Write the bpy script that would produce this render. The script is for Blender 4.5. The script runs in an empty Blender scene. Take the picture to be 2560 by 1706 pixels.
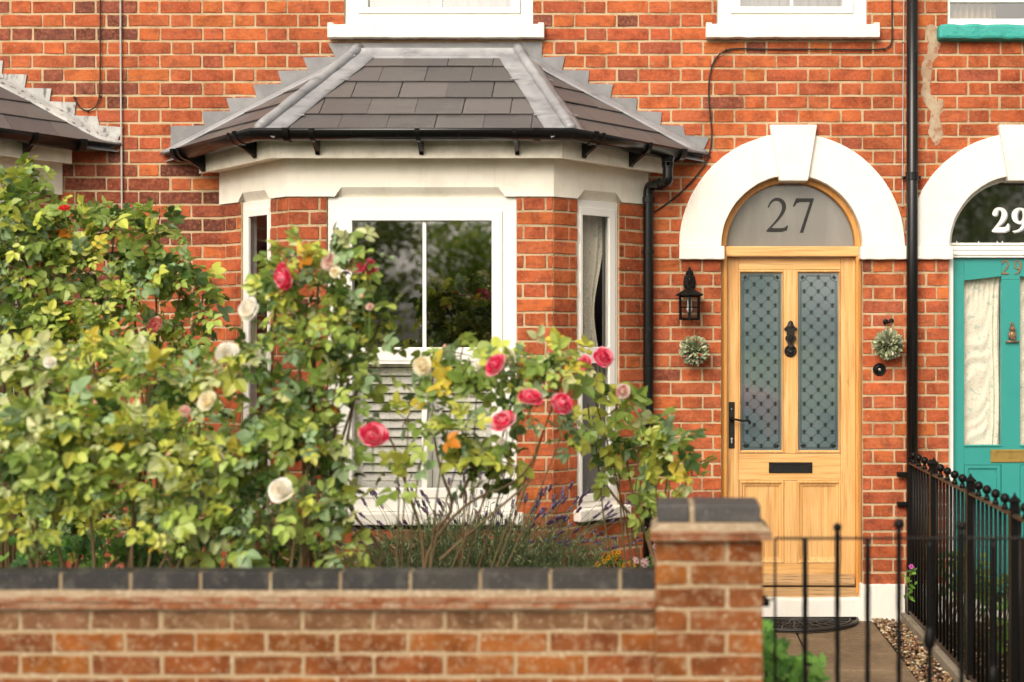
import bpy, bmesh, math, random
from mathutils import Vector, Matrix
from mathutils.geometry import tessellate_polygon
random.seed(27)
R = math.radians
sin, cos, pi = math.sin, math.cos, math.pi
scn = bpy.context.scene
col = scn.collection
# ---------------------------------------------------------------- camera, light
FP, CY, CH, VX, VY = 3740.0, 8.5, 1.63, 1628.0, 832.0     # focal px, distance to facade, eye height, vanishing point
cam_d = bpy.data.cameras.new("camera")
cam = bpy.data.objects.new("camera", cam_d); col.objects.link(cam)
cam.location = (0, -CY, CH); cam.rotation_euler = (R(90), 0, 0)
cam_d.sensor_width = 36; cam_d.lens = FP / 2560 * 36
cam_d.shift_x = -(VX - 1280) / 2560; cam_d.shift_y = -(853 - VY) / 2560
cam_d.clip_end = 1000
cam_d.dof.use_dof = True; cam_d.dof.focus_distance = 8.25; cam_d.dof.aperture_fstop = 1.4
scn.camera = cam
world = bpy.data.worlds.new("World"); scn.world = world; world.use_nodes = True
wn = world.node_tree; bg = wn.nodes["Background"]
sky = wn.nodes.new("ShaderNodeTexSky"); sky.sky_type = 'NISHITA'; sky.sun_disc = False
SUN_EL, SUN_AZ = R(36), R(202)       # azimuth clockwise from +Y
sky.sun_elevation = SUN_EL; sky.sun_rotation = SUN_AZ
sky.dust_density = 6; sky.air_density = 1.0; sky.ozone_density = 0.5
hs = wn.nodes.new("ShaderNodeHueSaturation"); hs.inputs['Saturation'].default_value = 0.18
wn.links.new(sky.outputs[0], hs.inputs['Color'])
wt = wn.nodes.new("ShaderNodeMix"); wt.data_type = 'RGBA'; wt.blend_type = 'MULTIPLY'; wt.inputs['Factor'].default_value = 1
wt.inputs['B'].default_value = (1.0, .945, .87, 1); wn.links.new(hs.outputs[0], wt.inputs['A'])
wn.links.new(wt.outputs['Result'], bg.inputs[0]); bg.inputs[1].default_value = 0.15
sd = bpy.data.lights.new("sun", 'SUN'); sd.energy = 1.2; sd.angle = R(40); sd.color = (1, .88, .71)
sun = bpy.data.objects.new("sun", sd); col.objects.link(sun)
dv = Vector((sin(SUN_AZ) * cos(SUN_EL), cos(SUN_AZ) * cos(SUN_EL), sin(SUN_EL)))
sun.rotation_euler = dv.to_track_quat('Z', 'Y').to_euler()
scn.view_settings.view_transform = 'Standard'; scn.view_settings.look = 'None'
scn.view_settings.exposure = 0.34; scn.view_settings.gamma = 1
try:
    scn.cycles.max_bounces = 8; scn.cycles.transparent_max_bounces = 12
except Exception: pass

# ---------------------------------------------------------------- helpers
def X(px, d=0.0): return (px - VX) * (CY - d) / FP
def Z(py, d=0.0): return CH + (VY - py) * (CY - d) / FP
def P(px, py, d=0.0): return Vector((X(px, d), -d, Z(py, d)))
def rnd(a, b): return random.uniform(a, b)
def nrm(v): v = Vector(v); return v.normalized() if v.length > 1e-9 else Vector((0, 0, 1))

def F0(u, z, d): return (u, -d, z)
def hx(s):
    s = s.lstrip('#'); c = [int(s[i:i+2], 16) / 255 for i in (0, 2, 4)]
    return tuple(x / 12.92 if x <= .04045 else ((x + .055) / 1.055) ** 2.4 for x in c)
def jit(c, a): k = 1 + rnd(-a, a); return tuple(max(0, x * k * (1 + rnd(-a, a) * .3)) for x in c)

MATS = {}
def mat(name, base=(.5, .5, .5), rough=.5, attr=False, layers=(), bump=(), metal=0, ior=1.45, transl=0, spec=None, coat=0):
    """layers: (scale, lo, hi, colour, amount[, detail]); bump: (scale, strength, distance)"""
    if name in MATS: return MATS[name]
    m = bpy.data.materials.new(name); m.use_nodes = True; MATS[name] = m
    nt = m.node_tree; N = nt.nodes; L = nt.links; b = N["Principled BSDF"]
    tc = N.new("ShaderNodeTexCoord")
    def noise(scale, detail=6, rough_=.55):
        n = N.new("ShaderNodeTexNoise"); n.inputs['Detail'].default_value = detail; n.inputs['Roughness'].default_value = rough_
        if isinstance(scale, (tuple, list)):
            mp = N.new("ShaderNodeMapping"); mp.inputs['Scale'].default_value = scale
            L.new(tc.outputs['Object'], mp.inputs[0]); L.new(mp.outputs[0], n.inputs['Vector']); n.inputs['Scale'].default_value = 1
        else:
            n.inputs['Scale'].default_value = scale; L.new(tc.outputs['Object'], n.inputs['Vector'])
        return n
    if attr:
        a = N.new("ShaderNodeAttribute"); a.attribute_name = "Col"; cur = a.outputs['Color']
    else:
        r_ = N.new("ShaderNodeRGB"); r_.outputs[0].default_value = (*base, 1); cur = r_.outputs[0]
    for ly in layers:
        s, lo, hi, c, amt = ly[:5]; dt = ly[5] if len(ly) > 5 else 6
        n = noise(s, dt)
        mr = N.new("ShaderNodeMapRange"); mr.inputs['From Min'].default_value = lo; mr.inputs['From Max'].default_value = hi
        mr.inputs['To Max'].default_value = amt; L.new(n.outputs['Fac'], mr.inputs['Value'])
        mx = N.new("ShaderNodeMix"); mx.data_type = 'RGBA'; L.new(mr.outputs[0], mx.inputs['Factor'])
        L.new(cur, mx.inputs['A'])
        if isinstance(c, str):   # multiply
            mx.blend_type = 'MULTIPLY'; mx.inputs['B'].default_value = (*hx(c), 1)
        else: mx.inputs['B'].default_value = (*c, 1)
        cur = mx.outputs['Result']
    L.new(cur, b.inputs['Base Color'])
    b.inputs['Roughness'].default_value = rough; b.inputs['Metallic'].default_value = metal; b.inputs['IOR'].default_value = ior
    if spec is not None: b.inputs['Specular IOR Level'].default_value = spec
    if coat: b.inputs['Coat Weight'].default_value = coat; b.inputs['Coat Roughness'].default_value = .1
    prev = None
    for s, st, di in bump:
        n = noise(s, 8, .6); bp = N.new("ShaderNodeBump"); bp.inputs['Strength'].default_value = st; bp.inputs['Distance'].default_value = di
        L.new(n.outputs['Fac'], bp.inputs['Height'])
        if prev: L.new(prev.outputs[0], bp.inputs['Normal'])
        prev = bp
    if prev: L.new(prev.outputs[0], b.inputs['Normal'])
    if transl:
        t = N.new("ShaderNodeBsdfTranslucent"); L.new(cur, t.inputs[0]); ms = N.new("ShaderNodeMixShader"); ms.inputs[0].default_value = transl
        L.new(b.outputs[0], ms.inputs[1]); L.new(t.outputs[0], ms.inputs[2]); L.new(ms.outputs[0], N["Material Output"].inputs[0])
    return m

def glass_mat(name, tint=.85, ior=2.0, rough=0.0):
    m = bpy.data.materials.new(name); m.use_nodes = True; nt = m.node_tree; N = nt.nodes; L = nt.links
    N.remove(N["Principled BSDF"])
    t = N.new("ShaderNodeBsdfTransparent"); t.inputs[0].default_value = (tint, tint, tint, 1)
    g = N.new("ShaderNodeBsdfGlossy"); g.inputs['Roughness'].default_value = rough
    lw = N.new("ShaderNodeLayerWeight"); pw = N.new("ShaderNodeMath"); pw.operation = 'POWER'; pw.inputs[1].default_value = 4; L.new(lw.outputs['Facing'], pw.inputs[0])
    f = N.new("ShaderNodeMath"); f.operation = 'MULTIPLY_ADD'; f.inputs[1].default_value = .6; f.inputs[2].default_value = ior; f.use_clamp = True; L.new(pw.outputs[0], f.inputs[0])
    ms = N.new("ShaderNodeMixShader"); L.new(f.outputs[0], ms.inputs[0]); L.new(t.outputs[0], ms.inputs[1]); L.new(g.outputs[0], ms.inputs[2])
    L.new(ms.outputs[0], N["Material Output"].inputs[0]); MATS[name] = m; return m

def root_of(o):
    while o.parent: o = o.parent
    return o
def tag(o, label=None, cat=None, group=None, kind=None):
    if label: o['label'] = label
    if cat: o['category'] = cat
    if group: o['group'] = group
    if kind: o['kind'] = kind
    return o
def thing(name, loc, label, cat, group=None):
    o = bpy.data.objects.new(name, None); o.empty_display_size = .1; col.objects.link(o); o.location = loc
    return tag(o, label, cat, group)

class MB:
    def __init__(s): s.v = []; s.f = []; s.c = []
    def add(s, vs, fs, c=None):
        n = len(s.v); s.v += [tuple(v) for v in vs]
        for k, f in enumerate(fs):
            s.f.append(tuple(i + n for i in f)); s.c.append(c[k] if isinstance(c, list) else c)
        return s
    def box(s, f, u0, u1, z0, z1, d0, d1, c=None):
        vs = [f(u, z, d) for d in (d0, d1) for z in (z0, z1) for u in (u0, u1)]
        return s.add(vs, [(0, 1, 3, 2), (4, 6, 7, 5), (0, 4, 5, 1), (2, 3, 7, 6), (0, 2, 6, 4), (1, 5, 7, 3)], c)
    def ring(s, f, o, i, d0, d1, c=None):
        a = [(o[0], o[2]), (o[1], o[2]), (o[1], o[3]), (o[0], o[3])]; b = [(i[0], i[2]), (i[1], i[2]), (i[1], i[3]), (i[0], i[3])]
        vs = [f(u, z, d) for d in (d0, d1) for q in (a, b) for (u, z) in q]; fs = []
        for k in range(4):
            j = (k + 1) % 4
            fs += [(8 + k, 8 + j, 12 + j, 12 + k), (k, 4 + k, 4 + j, j), (k, j, 8 + j, 8 + k), (4 + k, 12 + k, 12 + j, 4 + j)]
        return s.add(vs, fs, c)
    def prism(s, f, poly, d0, d1, c=None, holes=()):
        loops = [poly] + list(holes); allp = [p for l in loops for p in l]; n = len(allp)
        tri = tessellate_polygon([[Vector((p[0], p[1], 0)) for p in l] for l in loops])
        vs = [f(p[0], p[1], d0) for p in allp] + [f(p[0], p[1], d1) for p in allp]
        fs = [tuple(reversed(t)) for t in tri] + [tuple(i + n for i in t) for t in tri]
        k = 0
        for l in loops:
            m = len(l)
            for i in range(m): j = (i + 1) % m; fs.append((k + i, k + j, k + j + n, k + i + n))
            k += m
        return s.add(vs, fs, c)
    def tube(s, pts, r, n=8, c=None, caps=True):
        pts = [Vector(p) for p in pts]; m = len(pts); rs = r if isinstance(r, (list, tuple)) else [r] * m
        vs = []; ref = None
        for i, p in enumerate(pts):
            t = nrm(pts[min(i + 1, m - 1)] - pts[max(i - 1, 0)])
            if ref is None: ref = Vector((1, 0, 0)) if abs(t.x) < .9 else Vector((0, 1, 0))
            a = nrm(ref - t * ref.dot(t)); ref = a; b = t.cross(a)
            for k in range(n):
                q = 2 * pi * k / n; vs.append(p + (a * cos(q) + b * sin(q)) * rs[i])
        fs = [(i * n + k, i * n + (k + 1) % n, (i + 1) * n + (k + 1) % n, (i + 1) * n + k) for i in range(m - 1) for k in range(n)]
        if caps: fs += [tuple(range(n - 1, -1, -1)), tuple((m - 1) * n + k for k in range(n))]
        return s.add(vs, fs, c)
    def lathe(s, prof, o, ax=(0, 0, 1), n=16, c=None, sq=(1, 1)):
        """prof: (radius, height along axis)"""
        ax = nrm(ax); ref = Vector((1, 0, 0)) if abs(ax.x) < .9 else Vector((0, 1, 0)); a = nrm(ref - ax * ref.dot(ax)); b = ax.cross(a); o = Vector(o)
        vs = [o + ax * h + (a * cos(2 * pi * k / n) * sq[0] + b * sin(2 * pi * k / n) * sq[1]) * r for r, h in prof for k in range(n)]
        m = len(prof)
        fs = [(i * n + k, i * n + (k + 1) % n, (i + 1) * n + (k + 1) % n, (i + 1) * n + k) for i in range(m - 1) for k in range(n)]
        fs += [tuple(range(n - 1, -1, -1)), tuple((m - 1) * n + k for k in range(n))]
        return s.add(vs, fs, c)
    def ball(s, o, r, n=12, c=None, sc=(1, 1, 1)):
        m = n // 2 + 1; vs = []
        for i in range(m):
            t = pi * (i + .02) / (m - 1 + .04)
            for k in range(n):
                q = 2 * pi * k / n; vs.append((o[0] + r * sc[0] * sin(t) * cos(q), o[1] + r * sc[1] * sin(t) * sin(q), o[2] + r * sc[2] * cos(t)))
        fs = [(i * n + k, i * n + (k + 1) % n, (i + 1) * n + (k + 1) % n, (i + 1) * n + k) for i in range(m - 1) for k in range(n)]
        return s.add(vs, fs, c)
    def torus(s, o, ax, R_, r, n=20, m=8, a0=0, a1=2 * pi, c=None):
        ax = nrm(ax); ref = Vector((1, 0, 0)) if abs(ax.x) < .9 else Vector((0, 0, 1)); a = nrm(ref - ax * ref.dot(ax)); b = ax.cross(a); o = Vector(o)
        full = abs(a1 - a0 - 2 * pi) < 1e-4
        pts = [o + (a * cos(a0 + (a1 - a0) * i / n) + b * sin(a0 + (a1 - a0) * i / n)) * R_ for i in range(n + 1)]
        return s.tube(pts, r, m, c, caps=not full)
    def build(s, name, m, parent=None, smooth=False, bevel=0, fix=True, label=None, cat=None, group=None, kind=None, loc=None):
        off = Vector((0, 0, 0))
        if parent: off = Vector(root_of(parent).location)
        elif loc is not None: off = Vector(loc)
        me = bpy.data.meshes.new(name); me.from_pydata([(v[0] - off.x, v[1] - off.y, v[2] - off.z) for v in s.v], [], s.f)
        if any(c is not None for c in s.c):
            ca = me.color_attributes.new("Col", 'FLOAT_COLOR', 'CORNER'); data = []
            for p in me.polygons:
                c = s.c[p.index] or (1, 1, 1)
                for _ in range(p.loop_total): data += [c[0], c[1], c[2], 1]
            ca.data.foreach_set("color", data)
        if fix:
            bm = bmesh.new(); bm.from_mesh(me); bmesh.ops.recalc_face_normals(bm, faces=bm.faces); bm.to_mesh(me); bm.free()
        if smooth: me.polygons.foreach_set("use_smooth", [True] * len(me.polygons))
        me.materials.append(m)
        o = bpy.data.objects.new(name, me); col.objects.link(o)
        if parent: o.parent = parent
        elif loc is not None: o.location = off
        if bevel:
            b = o.modifiers.new("bevel", 'BEVEL'); b.width = bevel; b.segments = 2; b.limit_method = 'ANGLE'; b.angle_limit = R(40); b.harden_normals = False
        if smooth == 'edge':
            pass
        return tag(o, label, cat, group, kind)

def copy_tree(o, parent=None):
    c = o.copy(); col.objects.link(c)
    if parent is not None: c.parent = parent
    for ch in list(o.children): copy_tree(ch, c)
    return c
def chaikin(poly, n=1, closed=True):
    for _ in range(n):
        out = []; m = len(poly)
        for i in range(m if closed else m - 1):
            a, b = poly[i], poly[(i + 1) % m]
            out += [(a[0] * .75 + b[0] * .25, a[1] * .75 + b[1] * .25), (a[0] * .25 + b[0] * .75, a[1] * .25 + b[1] * .75)]
        poly = out
    return poly
def smooth_path(pts, n=2):
    pts = [Vector(p) for p in pts]
    for _ in range(n):
        out = [pts[0]]
        for a, b in zip(pts, pts[1:]): out += [a.lerp(b, .25), a.lerp(b, .75)]
        out.append(pts[-1]); pts = out
    return pts
def clip_poly(poly, conv):
    """Sutherland-Hodgman, conv counter-clockwise"""
    out = poly
    for i in range(len(conv)):
        a, b = conv[i], conv[(i + 1) % len(conv)]; inp = out; out = []
        def side(p): return (b[0] - a[0]) * (p[1] - a[1]) - (b[1] - a[1]) * (p[0] - a[0])
        for k in range(len(inp)):
            p, q = inp[k], inp[(k + 1) % len(inp)]; sp, sq_ = side(p), side(q)
            if sp >= 0: out.append(p)
            if (sp >= 0) != (sq_ >= 0):
                t = sp / (sp - sq_); out.append((p[0] + (q[0] - p[0]) * t, p[1] + (q[1] - p[1]) * t))
        if not out: return []
    return out

# ---------------------------------------------------------------- materials
m_brick = mat("house_brick", attr=True, rough=.85, layers=[
    (11, .44, .70, '#9c7a62', .75), ((12, 12, 46), .53, .70, (.15, .055, .035), .6), (55, .45, .75, (.62, .22, .10), .35),
    (1.3, .50, .72, '#8a6a5a', .55), (22, .62, .80, (.62, .40, .24), .40), (110, .69, .74, (.72, .58, .42), .4), ((30, 30, 90), .60, .68, (.16, .05, .025), .45)],
    bump=[(130, .45, .003), (28, .45, .007)], spec=.3)
m_mortar = mat("lime_mortar", (.50, .37, .225), .95, layers=[(1.3, .50, .72, '#8f7a66', .6), (5, .45, .7, '#a8977e', .8), (60, .4, .7, (.62, .49, .32), .5), (35, .62, .72, (.30, .20, .12), .5)], bump=[(160, .5, .003)], spec=.2)
m_gbrick = mat("garden_brick", attr=True, rough=.9, layers=[
    (6, .40, .65, '#9a8468', .7), (30, .50, .70, (.36, .25, .15), .60), (70, .60, .70, (.58, .48, .34), .6), (14, .58, .76, (.16, .07, .03), .5)],
    bump=[(110, .5, .004), (30, .4, .006)], spec=.2)
m_flaunch = mat("flaunching_mortar", (.26, .19, .115), .95, layers=[((10, 10, 60), .4, .65, (.38, .29, .19), .7), (70, .5, .66, (.48, .40, .29), .7)], bump=[(110, .6, .004)], spec=.2)
m_gmortar = mat("garden_mortar", (.36, .265, .16), .95, layers=[(12, .4, .7, (.40, .30, .17), .7), (70, .55, .7, (.70, .62, .48), .6)], bump=[(120, .6, .004)], spec=.2)
m_crease = mat("creasing_tile", (.24, .085, .035), .9, layers=[((14, 14, 60), .45, .62, (.34, .24, .155), .85), (80, .55, .68, (.52, .43, .32), .6), ((5, 5, 60), .55, .7, (.08, .03, .02), .6)], bump=[(90, .6, .004)], spec=.2)
m_blue = mat("blue_brick", attr=True, rough=.6, layers=[(18, .5, .75, (.13, .12, .105), .6), (90, .6, .7, (.22, .20, .17), .6)], bump=[(120, .4, .002)], spec=.4)
m_stucco = mat("white_stucco", (.82, .78, .71), .8, layers=[(6, .5, .8, (.72, .64, .52), .4), ((26, 26, 2.5), .56, .78, (.58, .52, .42), .40), (90, .66, .74, (.50, .44, .35), .45), ((120, 120, 20), .70, .74, (.35, .31, .26), .5)], bump=[(60, .45, .007), (14, .3, .009)], spec=.3)
m_white = mat("white_plastic", (.82, .80, .75), .32, layers=[((6, 6, 2), .5, .8, (.76, .71, .62), .4), (90, .68, .76, (.6, .55, .45), .25)], bump=[(30, .03, .002)])
m_cream = mat("cream_render", (.92, .87, .76), .7, layers=[(7, .45, .75, (.63, .56, .45), .45), ((30, 30, 4), .55, .8, (.60, .54, .43), .3)], bump=[(70, .15, .002)])
m_fascia = mat("cream_board", (.90, .84, .70), .5, layers=[(12, .45, .7, (.56, .49, .36), .5), ((60, 60, 8), .58, .75, (.5, .42, .3), .35)], bump=[((3, 3, 80), .05, .002)])
m_slate = mat("roof_slate", attr=True, rough=.48, layers=[(9, .5, .75, (.14, .125, .115), .6), (50, .62, .75, (.20, .17, .13), .45), ((4, 4, 50), .6, .7, (.05, .045, .045), .4)], bump=[((20, 20, 60), .25, .003)], spec=.5)
m_lead = mat("sheet_lead", (.27, .272, .285), .55, layers=[(7, .38, .68, (.40, .40, .41), .7), ((8, 8, 26), .52, .75, (.115, .11, .11), .65), (18, .62, .8, (.34, .28, .21), .5)], bump=[(16, .22, .01), (70, .2, .003)], metal=.15)
m_lead2 = mat("flashing_lead", (.18, .18, .187), .6, layers=[(6, .42, .66, (.27, .27, .275), .8), (22, .58, .75, (.30, .26, .20), .5)], bump=[(14, .3, .012)], metal=.15)
m_leadw = mat("weathered_lead", (.38, .38, .37), .6, layers=[(9, .45, .65, (.56, .55, .52), .9), ((30, 30, 12), .55, .65, (.07, .06, .055), .8)], bump=[(20, .25, .008)])
m_black = mat("black_plastic", (.006, .006, .006), .22, layers=[(40, .62, .75, (.06, .055, .05), .4)], bump=[(60, .04, .002)])
m_iron = mat("black_iron", (.0035, .0033, .003), .45, layers=[(60, .66, .78, (.05, .03, .02), .5)], bump=[(90, .35, .002)], spec=.22)
m_iron2 = mat("cast_iron", (.014, .013, .012), .42, bump=[(220, .6, .002)], spec=.3)
m_wood = mat("oiled_oak", (.68, .37, .125), .42, layers=[((45, 45, 1.8), .36, .64, (.76, .47, .20), .85), ((110, 110, 3.5), .50, .64, (.42, .19, .055), .6), ((9, 9, 2.2), .50, .72, (.50, .24, .07), .6), ((26, 26, 4), .66, .74, (.25, .11, .035), .5)], bump=[((150, 150, 6), .12, .001)])
m_woodh = mat("oiled_oak_rail", (.68, .37, .125), .42, layers=[((2.2, 30, 55), .38, .66, (.78, .50, .21), .8), ((3.5, 50, 110), .50, .64, (.42, .19, .055), .6), ((2, 9, 12), .50, .72, (.46, .22, .06), .6)], bump=[((6, 60, 150), .12, .001)])
m_woodf = mat("oak_frame", (.60, .26, .055), .4, layers=[((50, 50, 2.5), .38, .66, (.68, .36, .11), .8), ((100, 100, 4), .52, .7, (.34, .13, .03), .5)], bump=[((150, 150, 6), .12, .001)])
m_woodw = mat("weathered_oak", (.36, .21, .09), .7, layers=[((3, 40, 90), .4, .65, (.52, .33, .15), .8), ((6, 60, 150), .55, .66, (.10, .055, .03), .7)], bump=[((6, 60, 150), .3, .002)])
m_teal = mat("teal_paint", (.032, .275, .245), .35, layers=[(9, .5, .8, (.024, .24, .205), .5), (60, .68, .76, (.10, .36, .32), .3)], bump=[((60, 60, 8), .08, .001), (25, .06, .003)])
m_tealr = mat("teal_stucco", (.04, .36, .31), .6, bump=[(45, .6, .012), (14, .4, .01)], layers=[(30, .5, .75, (.03, .26, .22), .6)])
m_frost = mat("frosted_glass", (.095, .145, .165), .06, layers=[(3, .4, .7, (.13, .185, .195), .7)], ior=3.4)
m_clear = mat("clear_glass_pattern", (.012, .02, .017), .15, ior=1.8)
m_fan = mat("frosted_fanlight", (.19, .18, .16), .12, layers=[((9, 9, 2), .45, .75, (.25, .235, .21), .8)], ior=2.0)
m_num = mat("number_black", (.012, .010, .008), .35)
m_numw = mat("number_white", (.80, .78, .74), .4)
m_numg = mat("number_shadow_grey", (.26, .26, .27), .4)
m_copper = mat("aged_copper", (.30, .17, .10), .45, metal=.6, layers=[(90, .5, .7, (.16, .20, .15), .5)], bump=[(200, .4, .002)])
m_brass = mat("brass", (.46, .31, .09), .38, metal=.7, layers=[(40, .5, .7, (.30, .19, .06), .6)], bump=[(90, .15, .001)])
m_darkglass = mat("dark_glass", (.010, .012, .008), .02, ior=1.9)
m_lace = mat("lace_curtain", (.84, .79, .66), .9, layers=[(28, .57, .66, (.38, .52, .46), .6), (45, .60, .70, (.58, .40, .24), .5), (160, .5, .6, '#d8ceb8', .5)], bump=[(220, .12, .001)], transl=.1)
m_beige = mat("beige_curtain", (.52, .42, .27), .9, bump=[(120, .2, .002)], transl=.2)
m_blind = mat("grey_blind", (.20, .19, .175), .8)
m_shut = mat("shutter_white", (.88, .86, .80), .4)
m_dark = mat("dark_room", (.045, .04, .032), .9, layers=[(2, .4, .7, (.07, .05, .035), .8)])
m_sill = m_stucco
m_leaf = mat("rose_leaf", attr=True, rough=.36, transl=.34, layers=[(60, .55, .8, (.34, .36, .09), .25)], spec=.5)
m_leaf2 = mat("shrub_leaf", attr=True, rough=.5, transl=.2, spec=.4)
m_stem = mat("rose_stem", (.13, .075, .035), .6, layers=[(18, .45, .65, (.10, .12, .035), .8), (60, .6, .7, (.22, .17, .10), .5)], bump=[(120, .3, .002)])
m_petal = mat("petal", attr=True, rough=.5, transl=.45, spec=.25)
m_tree = mat("tree_leaf", attr=True, rough=.5, transl=.45, spec=.4)
m_sage = mat("sage_leaf", attr=True, rough=.75, transl=.12)
m_slab = mat("paving", (.22, .155, .09), .8, layers=[(2.5, .42, .6, (.13, .088, .05), .85), (30, .5, .7, (.28, .21, .13), .6), (120, .66, .72, (.55, .47, .35), .6), (9, .6, .75, (.11, .075, .045), .6)], bump=[(60, .3, .004)])
m_conc = mat("concrete", (.27, .23, .17), .9, layers=[(12, .4, .7, (.16, .13, .09), .8), (90, .6, .7, (.4, .36, .28), .5)], bump=[(80, .4, .004)])
m_soil = mat("soil", (.035, .022, .013), .95, layers=[(20, .5, .7, (.07, .045, .026), .7)], bump=[(30, .8, .03), (90, .5, .01)])
m_pebble = mat("pebble", attr=True, rough=.6, layers=[(60, .5, .7, '#b09a80', .5)])
m_rubber = mat("rubber", (.013, .012, .011), .45)
m_asph = mat("asphalt", (.05, .05, .05), .9, layers=[(3, .4, .7, (.07, .068, .065), .6)], bump=[(150, .5, .004)])
m_pave = mat("pavement_stone", (.25, .24, .22), .9, layers=[(2, .4, .7, (.18, .17, .15), .6)], bump=[(80, .3, .004)])
m_patch = mat("cement_patch", (.36, .25, .16), .95, layers=[(14, .42, .62, (.46, .37, .26), .8), (30, .52, .64, (.30, .12, .06), .8)], bump=[(70, .5, .005)])
m_bulb = mat("bulb_glass", (.7, .7, .68), .1)
g_clear = glass_mat("window_glass", .93, .30)
g_side = glass_mat("side_window_glass", .96, .10)
g_thin = glass_mat("lantern_glass", .96, .05)

# ---------------------------------------------------------------- brickwork
PITCH = .0774
ZJ = Z(35.2)                     # a bed joint
PAL = [hx('c26432'), hx('bd5f32'), hx('b95b32'), hx('c66b33'), hx('b45732'), hx('b05736'), hx('bc6239'), hx('a25238'), hx('8a4a38'), hx('764236'), hx('be6237'), hx('b75d36')]
PW = [12, 12, 12, 6, 10, 8, 10, 3.5, 1.0, .5, 10, 11]
def brick_col(x=0, z=0):
    c = random.choices(PAL, PW)[0]
    k = .5 + .5 * sin(x * 1.7 + 2) * sin(z * 2.3 + 1)
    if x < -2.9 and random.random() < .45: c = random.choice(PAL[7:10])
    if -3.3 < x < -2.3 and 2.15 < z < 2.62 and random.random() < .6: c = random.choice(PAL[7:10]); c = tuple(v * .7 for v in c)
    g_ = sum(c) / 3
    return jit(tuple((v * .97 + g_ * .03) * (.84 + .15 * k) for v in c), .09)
def add_brick(mb, f, u0, u1, z0, z1, d, c, proud=.004, jt=.0016, ch=.0035):
    pts = [(u0, z0 + ch), (u0, z1 - ch), (u0 + ch, z1), ((u0 * 2 + u1) / 3, z1), ((u0 + u1 * 2) / 3, z1), (u1 - ch, z1), (u1, z1 - ch), (u1, z0 + ch), (u1 - ch, z0),
           ((u0 + u1 * 2) / 3, z0), ((u0 * 2 + u1) / 3, z0), (u0 + ch, z0)]
    pts = [(p[0] + rnd(-jt, jt), p[1] + rnd(-jt, jt)) for p in pts]
    cu, cz = (u0 + u1) / 2, (z0 + z1) / 2; i_ = .0022
    inn = [(p[0] + (i_ if p[0] < cu else -i_), p[1] + (i_ if p[1] < cz else -i_)) for p in pts]
    pr = proud + rnd(-.0012, .0015); tw = rnd(-.001, .001)
    vs = [f(p[0], p[1], d - .006) for p in pts] + [f(p[0], p[1], d + pr - .0015) for p in pts] + [f(p[0], p[1], d + pr + tw * (1 if p[0] > cu else -1)) for p in inn]
    n = 12; fs = []
    for i in range(n):
        j = (i + 1) % n; fs += [(i, j, j + n, i + n), (i + n, j + n, j + 2 * n, i + 2 * n)]
    fs.append(tuple(range(2 * n, 3 * n)))
    mb.add(vs, fs, c)
def subtract(iv, a, b):
    out = []
    for (p, q) in iv:
        if b <= p or a >= q: out.append((p, q)); continue
        if a > p: out.append((p, a))
        if b < q: out.append((b, q))
    return out
def brick_field(f, ua, ub, ztop, zbot, holes, sink, backing, d=0, phase=0.0, S=.2295, H=.110, J=.0115, pitch=PITCH, zj=ZJ, bond='flemish', colf=brick_col, back=(-.10, 0), proud=.004, jt=.0016, wcol=None, k_off=0):
    """holes: functions row(z0,z1)->list of (a,b). sink(u)->MB for bricks, backing(u0,u1)->MB list"""
    k0 = math.floor((zj - ztop) / pitch); k1 = math.ceil((zj - zbot) / pitch)
    per = (S + H + 2 * J) if bond == 'flemish' else S + J
    for k in range(k0, k1):
        zt = min(zj - k * pitch, ztop); zb = max(zj - (k + 1) * pitch, zbot)
        if zt - zb < .012: continue
        iv = [(ua, ub)]
        for h in holes:
            for (a, b) in h(zb, zt): iv = subtract(iv, a, b)
        for (p, q) in iv:
            backing(p, q, zb, zt)
        odd = (k + k_off) % 2
        u = phase + (per / 2 if odd else 0) + rnd(-.004, .004)
        u -= math.ceil((u - ua) / per + 1) * per
        pieces = []
        while u < ub:
            seq = (S, H) if bond == 'flemish' else (S,)
            for L_ in seq:
                a, b = u, u + L_; u = b + J
                pieces.append((a + rnd(-.0015, .0015), b + rnd(-.0015, .0015)))
        for (p, q) in iv:
            for (a, b) in pieces:
                a2, b2 = max(a, p), min(b, q)
                if b2 - a2 < .018: continue
                if a2 > a and a2 == p: a2 += .0015
                if b2 < b and b2 == q: b2 -= .0015
                cu = (a2 + b2) / 2
                add_brick(sink(cu), f, a2, b2, zb + J * .58 + rnd(-.0012, .0012), zt - J * .58 + rnd(-.0012, .0012), d, colf(f(cu, zt, 0)[0], zt), proud, jt)
def rect_hole(a, b, z0, z1):
    def h(zb, zt):
        zm = (zb + zt) / 2
        return [(a, b)] if z0 < zm < z1 else []
    return h

XB1, XB2 = X(312), X(2281)            # house boundaries
XD, ZS = X(1979.5), Z(616)            # door arch centre and springing
XE = X(2549)
RI, RO = .402, .640
def arch_hole(xc):
    def h(zb, zt):
        zm = (zb + zt) / 2 - ZS
        if zm < -.02: return [(xc - RI, xc + RI)] if zb > -.2 else []
        if zm < .5: w = math.sqrt(.25 - zm * zm) if zm < .5 else 0; return [(xc - w, xc + w)]
        return []
    return h

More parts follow.
